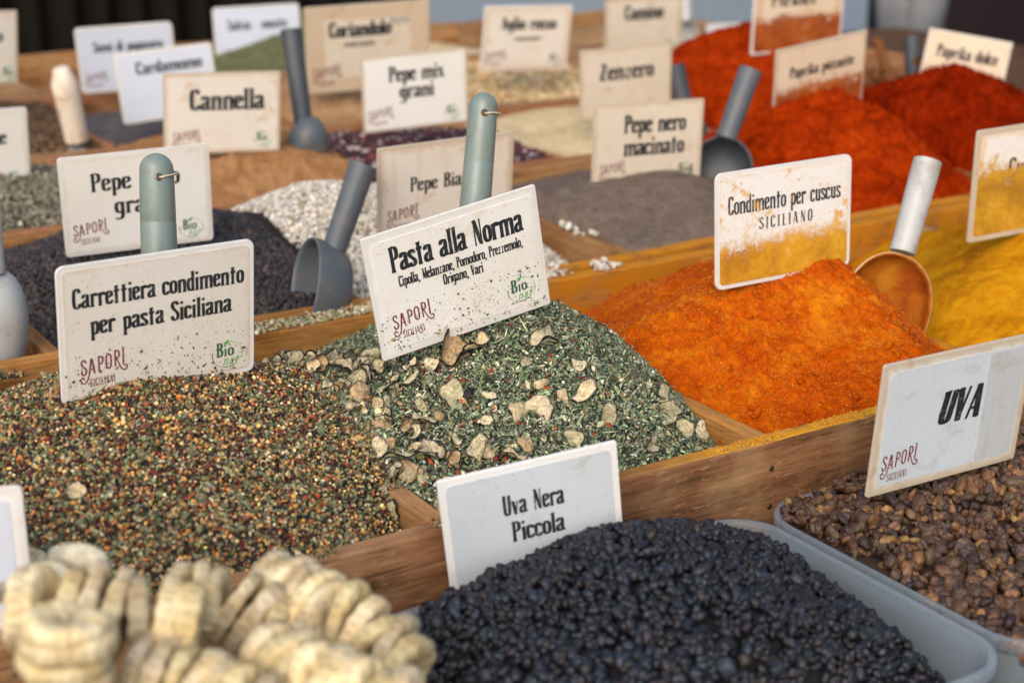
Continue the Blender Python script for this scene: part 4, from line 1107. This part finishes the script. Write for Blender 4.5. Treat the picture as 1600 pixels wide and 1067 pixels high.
for k, (x, y, z, a) in enumerate(((.205, .775, .076, .3), (.222, .782, .080, 1.4), (.192, .782, .068, 2.2))):   # pale papery leaves on top of the figs
    V = np.array([(u * .015, v * .008 * (1 - .5 * u * u), .007 * u * u - .006 * v * v + .004 * math.sin(3 * u)) for u in np.linspace(-1, 1, 9) for v in np.linspace(-1, 1, 5)])
    F = np.array([(i * 5 + j, i * 5 + j + 1, i * 5 + j + 6, i * 5 + j + 5) for i in range(8) for j in range(4)])
    o = mesh_np('dried_leaf', V, F, M_veg, None, np.repeat(np.array([lin('#d8d0b6')]), len(V), 0))
    o.location = (x, y, z); o.rotation_euler = (1.15, .15, -.9 + .3 * a)
    tag(o, ('curled pale leaf lying on the fig row', 'upright pale leaf at the edge of the spice mix', 'small pale leaf next to the blank sign')[k], 'dried leaf')

# ------------------------------------------------------------------ dried aubergine slices on the herbs
def slice_mesh(seed):
    r = np.random.default_rng(seed)
    nr, ns = 6, 26
    a = r.uniform(0, 6.28, 8)
    el, curl, sad = r.uniform(.5, .9), r.uniform(0, .3), r.uniform(-.4, .4)
    def top(u, th):
        e = 1 + .06 * math.sin(2 * th + a[0]) + .05 * math.sin(3 * th + a[1]) + .05 * math.sin(7 * th + a[2]) + .03 * math.sin(11 * th + a[0])
        x, y = u * e * math.cos(th), u * e * el * math.sin(th)
        z = curl * x * x * .6 + sad * x * y + .16 * u * u * math.sin(3 * th + a[3]) + .22 * u * u * math.sin(2 * th + a[4]) + .04 * math.sin(9 * x + a[5]) * math.cos(8 * y + a[6])
        return x, y, z
    V, C = [], []
    cream, tan, dark = np.array(lin('#e0d5b8')), np.array(lin('#b49c70')), np.array(lin('#26262c'))
    for side in (0, 1):
        for j in range(nr + 1):
            u = (0, .22, .44, .64, .82, .91, 1)[j]
            for i in range(ns):
                th = 2 * math.pi * i / ns
                x, y, z = top(max(u, .02) * (1.0 if j < nr else 1.02), th)
                if side: z -= .05 * (1 if j < nr else .85) + .02
                V.append((x, y, z))
                k = .5 + .5 * math.sin(5 * x + a[5]) * math.sin(6 * y + a[6])
                c = cream * (1 - .5 * k) + tan * .5 * k
                if j in (1, 2, 3): c = c * (1 - .5 * max(0, math.sin(5 * th + a[7] + j)) * r.random())
                if j == nr or (side and j > 4): c = dark
                elif j == nr - 1: c = c * .55 + np.array(lin('#6b6a4c')) * .25
                C.append(c)
    F = []
    for side in (0, 1):
        b = side * (nr + 1) * ns
        for j in range(nr):
            for i in range(ns):
                q = (b + j * ns + i, b + j * ns + (i + 1) % ns, b + (j + 1) * ns + (i + 1) % ns, b + (j + 1) * ns + i)
                F.append(q if side == 0 else q[::-1])
    b = (nr + 1) * ns
    for i in range(ns):
        p, q = nr * ns + i, nr * ns + (i + 1) % ns
        F.append((p, b + p, b + q, q)[::-1])
    V = np.array(V)
    ang = r.choice((1.2, 2.0, 2.8, 3.8)) * r.choice((-1, 1, 1)); d0 = r.uniform(0, math.pi)       # rolled along one direction as it dried
    c, sn = math.cos(d0), math.sin(d0)
    a_, b_ = V[:, 0] * c + V[:, 1] * sn, -V[:, 0] * sn + V[:, 1] * c
    Rr = 2.0 / ang
    an = a_ / Rr * (1 + .35 * b_)
    zz = V[:, 2]
    a2, z2 = (Rr - zz) * np.sin(an), Rr - (Rr - zz) * np.cos(an)
    V = np.stack([a2 * c - b_ * sn, a2 * sn + b_ * c, z2 - z2.mean()], 1)
    V = V + r.normal(0, .018, V.shape)
    tint = ((1.0, 1.0, .98), (.74, .60, .48), (1.10, 1.08, 1.02), (.90, .92, .82), (.95, .88, .76))[r.integers(5)]
    return V, np.array(F), np.clip(np.array(C) * np.exp(r.normal(-.02, .12)) * np.array(tint), 0, 1)
SL = []
def aubergine(x, y, rad, label, group=None, dz=0, tilt=.35, flat=False):
    heap = H['norma'] if x > .5 else H['mixed']
    k = random.randrange(16)
    if len(SL) < 16:
        V, F, C = slice_mesh(700 + len(SL))
        o = mesh_np('aubergine_slice', V, F, M_veg, None, C, False); SL.append(o)
    else:
        o = SL[k].copy(); COL.objects.link(o)
    for key in ('label', 'category', 'group'):
        if key in o: del o[key]
    tag(o, label, 'aubergine slice', group)
    X, Y = np.array([x]), np.array([y]); e = .01
    z = float(heap.h(X, Y)[0])
    n = Vector((float(heap.h(X - e, Y)[0] - heap.h(X + e, Y)[0]) / (2 * e), float(heap.h(X, Y - e)[0] - heap.h(X, Y + e)[0]) / (2 * e), 1)).normalized()
    n = (n + Vector((random.gauss(0, tilt * 1.4) - .25, random.gauss(0, tilt * 1.4) - .35, 0))).normalized()
    m = (n.to_track_quat('Z', 'Y').to_matrix() @ Euler((0, 0, random.uniform(0, 6.28))).to_matrix() @ Matrix.Diagonal((rad * 1.22, rad * 1.22, rad * 1.22))).to_4x4()
    m.translation = Vector((x, y, z + rad * .28 + .001 + dz))
    o.matrix_world = m
    return o
AG = 'dried aubergine slices on the green herbs'
for x, y, r, lb in ((.604, 1.030, .0150, 'large folded aubergine slice touching the lower edge of the Norma sign'), (.669, 1.002, .0115, 'ring shaped aubergine slice sprinkled with herbs near the top of the green heap'),
                    (.541, 1.055, .0095, 'oval aubergine slice just left of the Norma sign corner'), (.580, .994, .0108, 'round pale aubergine slice in the middle of the green heap'),
                    (.610, .949, .0098, 'cream aubergine slice right of centre low on the green heap'), (.624, .942, .0094, 'crumpled brown aubergine slice beside the low cream one'),
                    (.661, .937, .0107, 'brown aubergine slice on the right flank of the green heap'), (.538, .957, .0108, 'big round aubergine slice low above the Uva Nera sign'),
                    (.493, .941, .0086, 'pale aubergine slice lying by the bare wooden divider'), (.741, .931, .0105, 'herb coated aubergine slice at the divider to the orange powder'),
                    (.752, 1.038, .0095, 'dark aubergine slice between the green herbs and the orange powder')):
    aubergine(x, y, r, lb)
aubergine(.617, 1.022, .0105, 'small curled aubergine slice stacked on the large folded one', dz=.004, tilt=.6)
for x, y, r in ((.564, 1.108, .0084), (.517, 1.026, .0095), (.540, 1.098, .0065), (.572, .930, .008), (.509, .958, .0099), (.512, .943, .0067), (.598, .921, .0068), (.665, .910, .0095), (.646, .941, .0066), (.543, 1.034, .0067), (.531, 1.014, .0066),
                (.515, 1.14, .0085), (.528, 1.12, .0095), (.498, 1.10, .0085), (.505, 1.065, .0085), (.49, 1.12, .007), (.533, 1.095, .0078), (.638, .959, .0066), (.536, .983, .0065), (.641, .985, .0059), (.584, 1.033, .0059), (.677, .965, .0051), (.613, .918, .0048), (.534, .98, .0057),
                (.537, .930, .0055), (.490, .927, .0069), (.529, .963, .0048), (.52, 1.085, .009), (.548, 1.125, .008), (.715, .90, .007), (.69, .885, .008), (.56, .955, .005), (.60, .975, .005), (.555, 1.0, .006), (.515, .99, .007), (.57, 1.07, .006), (.63, .905, .007), (.585, .955, .006), (.508, 1.13, .008), (.52, 1.155, .009), (.535, 1.14, .008), (.545, 1.08, .0085), (.525, 1.05, .008), (.50, 1.045, .006), (.555, 1.04, .006), (.55, .94, .007), (.525, .91, .008), (.505, .92, .007), (.56, .905, .007), (.755, .955, .007), (.735, .905, .008), (.765, .92, .009), (.512, 1.09, .0075), (.53, 1.07, .0085), (.522, 1.01, .0085), (.547, .985, .008), (.503, 1.01, .0075), (.515, .945, .0085), (.545, .915, .0075), (.585, .915, .0075), (.555, 1.09, .0085), (.575, 1.12, .008), ):
    aubergine(x, y, r, 'small dried aubergine slice with a dark rim scattered on the green herbs', AG, dz=.001, tilt=.55)
for k in range(64):
    x = random.gauss(.530, .024); y = random.uniform(.90, 1.20) if k % 3 else random.uniform(1.08, 1.2)
    if x < .495: continue
    aubergine(x, y, random.uniform(.0045, .0085), 'small dried aubergine slice with a dark rim scattered on the green herbs', AG, dz=random.uniform(0, .006), tilt=.8)
for x, y, r in ((.279, .972, .007), (.238, .930, .0085)):
    o = aubergine(x, y, r, 'pale leaf flake lying on the coarse spice mix', 'pale flakes on the coarse spice mix', tilt=.2)
    o.name = 'leaf_flake'; o['category'] = 'leaf flake'

sx_ = np.array([o.matrix_world.translation[:] for o in bpy.data.objects if o.name.startswith('aubergine_slice')])
sr_ = np.array([o.matrix_world.to_scale()[0] for o in bpy.data.objects if o.name.startswith('aubergine_slice')])
dg_ = bpy.context.evaluated_depsgraph_get()
pts_ = []
for o in [o for o in bpy.data.objects if o.name.startswith('aubergine_slice')]:
    me = o.data; M = o.matrix_world
    for p in random.sample(list(me.polygons), 16):
        n = (M.to_3x3() @ p.normal).normalized()
        if n.z > .25: pts_.append(tuple(M @ p.center + n * .0006))
pts_ = np.array(pts_)
o = scatter('herb_crumb', FLAKES, pts_, rand_rot(len(pts_)), np.full((len(pts_), 3), .0011) * rng.uniform(.5, 1.3, (len(pts_), 3)), palette(len(pts_), HB), M_grain, None, False)
tag(o, 'herb crumbs lying on the dried aubergine slices', 'herb crumbs', kind='stuff')

# lumps rolled to the foot of the orange powder
for k, (x, y, r) in enumerate(((.800, .905, .0075), (.785, .915, .0055), (.842, .886, .006), (.935, .878, .006), (.955, .879, .0055), (.81, .93, .006), (.795, 1.0, .005))):
    V, F = lump(3, .16, 2.4, 820 + k, (1, .9, .75))
    o = mesh_np('powder_clump', V * r, F, M_cuscus)
    o.location = (x, y, max(float(H['cuscus'].h(np.array([x]), np.array([y]))[0]), -.02) + r * .45)
    tag(o, 'orange powder clump rolled to the foot of the orange heap', 'powder clump', 'orange powder clumps')

# ------------------------------------------------------------------ scoops
def cyl_hole(o, loc, axis, r):
    loc = Vector(loc) + o.parent.location
    bpy.context.view_layer.update()
    c = MB().loops(tube_loops([Vector(loc) - Vector(axis) * .05, Vector(loc) + Vector(axis) * .05], [r, r], 20), cap0=True, cap1=True).build('cutter', M_ink)
    m = o.modifiers.new('hole', 'BOOLEAN'); m.object = c; m.operation = 'DIFFERENCE'; m.solver = 'EXACT'
    dg = bpy.context.evaluated_depsgraph_get()
    me = bpy.data.meshes.new_from_object(o.evaluated_get(dg))
    o.modifiers.clear(); o.data = me
    bpy.data.objects.remove(c)

def bowl(parent, ctr, N, U, a, b, d, mat, box=.6, th=.0016, inner=None):
    """half-egg scoop bowl: ctr = centre of the opening, N = way it opens, U = towards the handle"""
    N = Vector(N).normalized(); U = Vector(U); U = (U - N * U.dot(N)).normalized(); X = U.cross(N)
    ctr = Vector(ctr)
    def ring(u, off, n=40):
        out = []
        cr, cd = math.cos(u * math.pi / 2) ** box, math.sin(u * math.pi / 2) ** .9
        for k in range(n):
            t = 2 * math.pi * k / n
            ct, st = math.cos(t), math.sin(t)
            sx = math.copysign(abs(ct) ** .9, ct); sy = math.copysign(abs(st) ** .9, st)
            out.append(ctr + X * sx * (a + off) * cr + U * sy * (b + off) * cr * (1.0 if st > 0 else 1.12) - N * ((d + off) * cd))
        return out
    us = [0, .08, .2, .35, .5, .65, .8, .92, .985]
    o = MB().loops([ring(u, th) for u in us[::-1]] + [ring(0, th * .5)] + ([] if inner else [ring(u, -th) for u in us]), cap0=True, cap1=not inner).build('bowl', mat, parent, smooth=True, sub=1)
    if inner:
        MB().loops([ring(0, th * .5)] + [ring(u, -th) for u in us], cap1=True).build('bowl_lining', inner, o, smooth=True, sub=1)
    return o

def round_handle(parent, top, bot, r0, r1, mat, seg=28):
    top, bot = Vector(top), Vector(bot)
    d = (bot - top); L = d.length; d.normalize()
    n = 7
    P, R = [], []
    for k in range(n):
        a = math.pi / 2 * k / (n - 1)
        P.append(top + d * r0 * (1 - math.cos(a))); R.append(max(r0 * math.sin(a), r0 * .03))
    for t in (.2, .35, .355, .36, .5, .65, .652, .66, .8, .82, .822, .83, .86, .862, .87, .9, .902, .91, 1):
        P.append(top + d * (L * t)); r = r0 + (r1 - r0) * min(1, t * 1.4)
        if t in (.355, .652, .822, .862, .902): r -= .0002
        R.append(r)
    return MB().loops(tube_loops(P, R, seg), cap0=True, cap1=True).build('handle', mat, parent, smooth=True)

def green_scoop(label, top, bot, r0, r1, hole_d):
    top, bot = Vector(top), Vector(bot)
    root = empty('spice_scoop', bot, label=label, cat='scoop', group='scoops standing in the spices')
    tl, bl = top - bot, Vector((0, 0, 0))
    h = round_handle(root, tl, bl, r0, r1, M_scoop_green)
    d = (bl - tl).normalized()
    hc = tl + d * hole_d
    to_cam = (Vector(cam.location) - top); to_cam = (to_cam - d * to_cam.dot(d)).normalized()
    ax = (to_cam + to_cam.cross(d) * .12).normalized()
    cyl_hole(h, hc, ax, .0034)
    h.data.polygons.foreach_set('use_smooth', np.full(len(h.data.polygons), True))
    h.modifiers.new('split', 'EDGE_SPLIT').split_angle = math.radians(35)
    side = d.cross(ax).normalized()
    if side.x < 0: side = -side
    loop = [hc + ax * (r0 * .3) , hc + ax * (r0 * 1.02) + side * .002, hc + ax * (r0 * .9) + side * r0 * .6 - d * .0012, hc + ax * (r0 * .25) + side * r0 * 1.2 - d * .0022, hc - ax * (r0 * .4) + side * r0 * 1.1 - d * .001]
    lp = [Vector((*catmull([(p.x, p.y) for p in loop], 5)[i], catmull([(p.z, p.z) for p in loop], 5)[i][0])) for i in range(21)]
    MB().loops(tube_loops(lp, [.0007] * 21, 8)).build('string', M_string, root, smooth=True)
    bowl(root, bl + d * .045, (-.1, -1, .2), -d, .032, .045, .03, M_scoop_green)
    return root
green_scoop('upright grey green scoop handle behind the Carrettiera sign', (.445, 1.237, .197), (.430, 1.212, .045), .0138, .0152, .019)
green_scoop('tilted grey green scoop handle behind the Norma sign', (.731, 1.192, .227), (.690, 1.155, .062), .0125, .0140, .0195)

def tube_scoop(label, top, bot, r, mat, b, flare=1.12, hollow=True, name='spice_scoop', collar=True):
    """scoop with an open tubular handle and a half-egg bowl"""
    top, bot = Vector(top), Vector(bot)
    root = empty(name, bot, label=label, cat='scoop', group='scoops standing in the spices')
    t = top - bot; L = t.length; d = t.normalized()
    outer = [(0, r * .98), (.12, r * .96), (.3, r * .99), (.55, r * 1.03), (.8, r * 1.06), (1, r * flare)]
    P = [d * (L * u) for u, _ in outer]; R = [q for _, q in outer]
    if hollow:
        P += [d * (L * .998), d * (L * .7)]; R += [r * flare - .0022, r * .8]
    else:
        P += [d * (L * 1.006)]; R += [r * flare * .9]
    MB().loops(tube_loops(P, R, 28), cap0=True, cap1=True).build('handle', mat, root, smooth=True).modifiers.new('split', 'EDGE_SPLIT').split_angle = math.radians(40)
    if b:
        ctr, N, a, bb, dd = b[:5]
        U = -(Vector(ctr) - bot) if len(b) < 9 else b[8]
        bowl(root, Vector(ctr) - bot, N, U, a, bb, dd, b[5] if len(b) > 5 else mat, inner=b[6] if len(b) > 6 else None, box=b[7] if len(b) > 7 else .6)
    return root
tube_scoop('slate grey scoop half buried at the right side of the black peppercorns', (.712, 1.391, .130), (.668, 1.386, .034), .0125, M_scoop_grey, ((.640, 1.384, .022), (-.93, .10, .32), .032, .044, .044, M_scoop_grey, None, .42, (.5, .42, .75)))
tube_scoop('white scoop caked with orange powder leaning between the orange and yellow heaps', (1.122, 1.036, .150), (1.083, 1.022, .070), .0125, M_scoop_white, ((1.050, 1.008, .018), (-.42, -.86, .30), .042, .058, .026, M_scoop_orange, M_scoop_inside), hollow=False, flare=1.06)
tube_scoop('dark grey scoop with an open tube handle in the ground pepper', (1.316, 1.516, .157), (1.276, 1.51, .076), .0135, M_scoop_grey, ((1.262, 1.50, .036), (-.55, -.72, .42), .038, .046, .036, M_scoop_dark))
tube_scoop('long dark scoop handle standing right of the Cannella sign', (.903, 1.962, .186), (.898, 1.925, .070), .0128, M_scoop_dark, ((.897, 1.915, .040), (.1, .9, .3), .026, .042, .03, M_scoop_grey))
tube_scoop('short dark scoop handle beside the Zenzero sign', (1.498, 1.899, .100), (1.508, 1.874, .020), .0135, M_scoop_dark, ((1.51, 1.87, -.01), (-.3, -.8, .3), .03, .04, .03))
tube_scoop('dark blue grey scoop handle behind the Paprika dolce sign', (2.017, 1.921, .104), (2.009, 1.896, .0), .0125, M_scoop_dark, ((2.009, 1.89, -.03), (-.3, -.8, .3), .03, .04, .03))
tube_scoop('cream stained scoop handle in the brown seeds', (.677, 2.243, .118), (.697, 2.262, .012), .0175, M_scoop_cream, ((.699, 2.275, -.035), (.3, .9, .2), .025, .035, .025, M_scoop_white), hollow=False, flare=.62)
tube_scoop('white scoop with a bulging bowl turned away at the left edge', (.350, 1.420, .150), (.346, 1.405, .070), .0125, M_scoop_white, ((.343, 1.420, .022), (.1, .95, .15), .032, .052, .040, M_scoop_white), hollow=False)
tube_scoop('white scoop bowl standing far back beyond the Cumino sign', (2.10, 2.634, .095), (2.095, 2.62, .05), .013, M_scoop_white, ((2.092, 2.62, .015), (-.3, -.9, .3), .03, .045, .03), hollow=False)
tube_scoop('grey blue scoop end behind the Aglio rosso sign', (1.83, 2.52, .075), (1.835, 2.50, -.01), .014, M_scoop_green, ((1.835, 2.50, -.03), (-.3, -.8, .3), .03, .04, .03))

# ------------------------------------------------------------------ cinnamon sticks
M_bark = m_powder('cinnamon_bark', lin('#9c7350'), lin('#805637'), lin('#5b3b25'), 300, 40, .8)
for k in range(15):
    root_p = Vector((random.uniform(1.93, 2.15), random.uniform(1.86, 2.05), random.uniform(-.01, .03)))
    ax = Vector((random.gauss(0, 1), random.gauss(0, .6), random.gauss(.25, .35))).normalized()
    if k == 0: root_p, ax = Vector((1.935, 1.885, .04)), Vector((-.35, .1, .9)).normalized()
    if k == 1: root_p, ax = Vector((1.965, 1.875, .02)), Vector((-.8, .1, .5)).normalized()
    if k == 2: root_p, ax = Vector((2.09, 1.86, .0)), Vector((.7, .1, .35)).normalized()
    q = ax.to_track_quat('Z', 'Y').to_matrix().to_4x4()
    L = random.uniform(.06, .085)
    prof = []
    for s in (-1, 1):
        for t in np.linspace(.2, 2.6 * math.pi, 26): prof.append((s * (.0045 + .0006 * t) * math.cos(t), (.0045 + .0006 * t) * math.sin(t)))
        break
    sp = [((.0040 + .0007 * t) * math.cos(t), (.0040 + .0007 * t) * math.sin(t)) for t in np.linspace(0, 3.1 * math.pi, 30)]
    sp += [((.0028 + .0007 * t) * math.cos(t), (.0028 + .0007 * t) * math.sin(t)) for t in np.linspace(3.1 * math.pi, 0, 30)]
    o = MB().loops([[(x, y, z) for x, y in sp] for z in (-L, -L * .3, L * .4, L)], cap0=False).build('cinnamon_stick', M_bark, smooth=True)
    q.translation = root_p
    o.matrix_world = q
    tag(o, 'rolled cinnamon stick lying in the bark behind the red paprika', 'cinnamon stick', 'cinnamon sticks')

# ------------------------------------------------------------------ beyond the table
def cloth_mat(name, c):
    t = NT(name); v = t.coord()
    return t.out(t.mix(t.noise(v, 5, 4, .6), c, tuple(x * .8 for x in c)), .9, Specular_IOR_Level=.1)
def curtain(name, label, x0, x1, y, z0, z1, mat, folds, amp):
    n = folds * 10
    top = []
    V = np.array([(x0 + (x1 - x0) * i / n, y + amp * math.sin(i * .63) + amp * .4 * math.sin(i * .21 + 1) + dy, z) for z in (z0, (z0 + z1) / 2, z1) for dy in (0,) for i in range(n + 1)])
    F = np.array([(r * (n + 1) + i, r * (n + 1) + i + 1, (r + 1) * (n + 1) + i + 1, (r + 1) * (n + 1) + i) for r in range(2) for i in range(n)])
    o = mesh_np(name, V, F, mat)
    o.modifiers.new('thick', 'SOLIDIFY').thickness = .004
    return tag(o, label, 'curtain')
curtain('dark_curtain', 'black cloth hanging behind the left end of the table', .3, 2.36, 4.2, -.84, .7, cloth_mat('black_cloth', lin('#16130f')), 22, .02)
M_wall = noise_ground('pale_blue_grey_wall', lin('#76838f'), lin('#8b97a3'), 1.2)
w = MB().box(-4, 16, 7.2, 7.5, -.85, 2.6)
o = w.build('building_wall', M_wall); tag(o, 'pale blue grey wall far behind the table', 'wall')
pr = empty('steel_post', (4.62, 4.6, -.85), label='dark steel post standing behind the table', cat='post')
MB().loops(tube_loops([(0, 0, .02), (0, 0, 2.4)], [.03, .03], 20), cap0=True, cap1=True).build('post_tube', NT('dark_steel').out(lin('#22272d'), .4, Metallic=.5), pr, smooth=True)
MB().box(-.09, .09, -.09, .09, 0, .02).build('base_plate', NT('steel_plate').out(lin('#30353a'), .5), pr, bevel=.003)
bk = empty('grey_bucket', (4.50, 4.30, -.40), label='weathered grey bucket standing on a crate behind the table', cat='bucket')
MB().loops(tube_loops([(0, 0, 0), (0, 0, .34), (0, 0, .35), (0, 0, .34), (0, 0, .02)], [.11, .145, .15, .14, .10], 32), cap0=True, cap1=True).build('bucket_body', m_plastic('weathered_grey_plastic', lin('#77787a'), .6, lin('#5d5a55'), .6, 8), bk, smooth=True)
MB().loops(tube_loops([(.145 * math.cos(a), .0, .33 + .12 * math.sin(a)) for a in np.linspace(0, math.pi, 16)], [.004] * 16, 8)).build('handle', NT('bucket_wire').out(lin('#55585c'), .4), bk, smooth=True)
cr = empty('wooden_crate', (4.50, 4.32, -.85), label='blue painted crate carrying the grey bucket', cat='crate')
M_crate = m_plastic('blue_painted_wood', lin('#7f90a5'), .6, lin('#5f6a78'), .5, 6)
for k in range(3):
    for yy in (-.25, .24): MB().box(-.3, .3, yy, yy + .015, .02 + k * .145, .14 + k * .145).build('slat', M_crate, cr, bevel=.002)
    for xx in (-.3, .285): MB().box(xx, xx + .015, -.233, .239, .02 + k * .145, .14 + k * .145).build('slat', M_crate, cr, bevel=.002)
MB().box(-.29, .29, -.23, .235, .41, .425).build('crate_top', M_crate, cr)
dp = empty('brown_door', (5.35, 4.75, -.85), label='dark brown panelled door at the back right', cat='door')
MB().box(-.42, .42, 0, .05, 0, 2.0).build('door_leaf', cloth_mat('dark_brown_paint', lin('#33282a')), dp, bevel=.004)
MB().loops(tube_loops([(-.36, -.03, .95), (-.30, -.03, .95)], [.01, .01], 12), cap0=True, cap1=True).build('handle', NT('door_handle_metal').out(lin('#6d6a66'), .35), dp)
bc = empty('black_cabinet', (4.92, 3.72, -.85), label='black cabinet with a blue base beside the right end of the table', cat='cabinet')
MB().box(-.02, .55, -.2, .2, .40, 1.6).build('cabinet_body', NT('black_lacquer').out(lin('#0d0d11'), .5), bc, bevel=.006)
MB().box(-.03, .56, -.21, .21, 0, .398).build('cabinet_base', NT('navy_paint').out(lin('#2b3a52'), .5), bc, bevel=.006)
for k, (x, y, r, h, c, lb) in enumerate(((2.75, 4.5, .16, .55, '#5a636e', 'dark grey bin right of the black curtain'), (3.25, 4.6, .2, .5, '#8391a3', 'pale blue tub behind the table'))):
    t_ = empty('plastic_tub', (x, y, -.85), label=lb, cat='tub')
    MB().loops(tube_loops([(0, 0, 0), (0, 0, h), (0, 0, h + .02), (0, 0, h), (0, 0, .03)], [r * .85, r, r * 1.04, r * .95, r * .8], 32), cap0=True, cap1=True).build('tub_body', m_plastic('tub_plastic', lin(c), .5, lin('#4f545a'), .4, 6), t_, smooth=True)
    MB().loops(tube_loops([(r * 1.02 * math.cos(a), r * 1.02 * math.sin(a), h * .9) for a in np.linspace(0, 2 * math.pi, 33)], [.012] * 33, 8)).build('rim_band', m_plastic('tub_rim', lin(c), .4, lin('#4f545a'), .3, 6), t_, smooth=True)
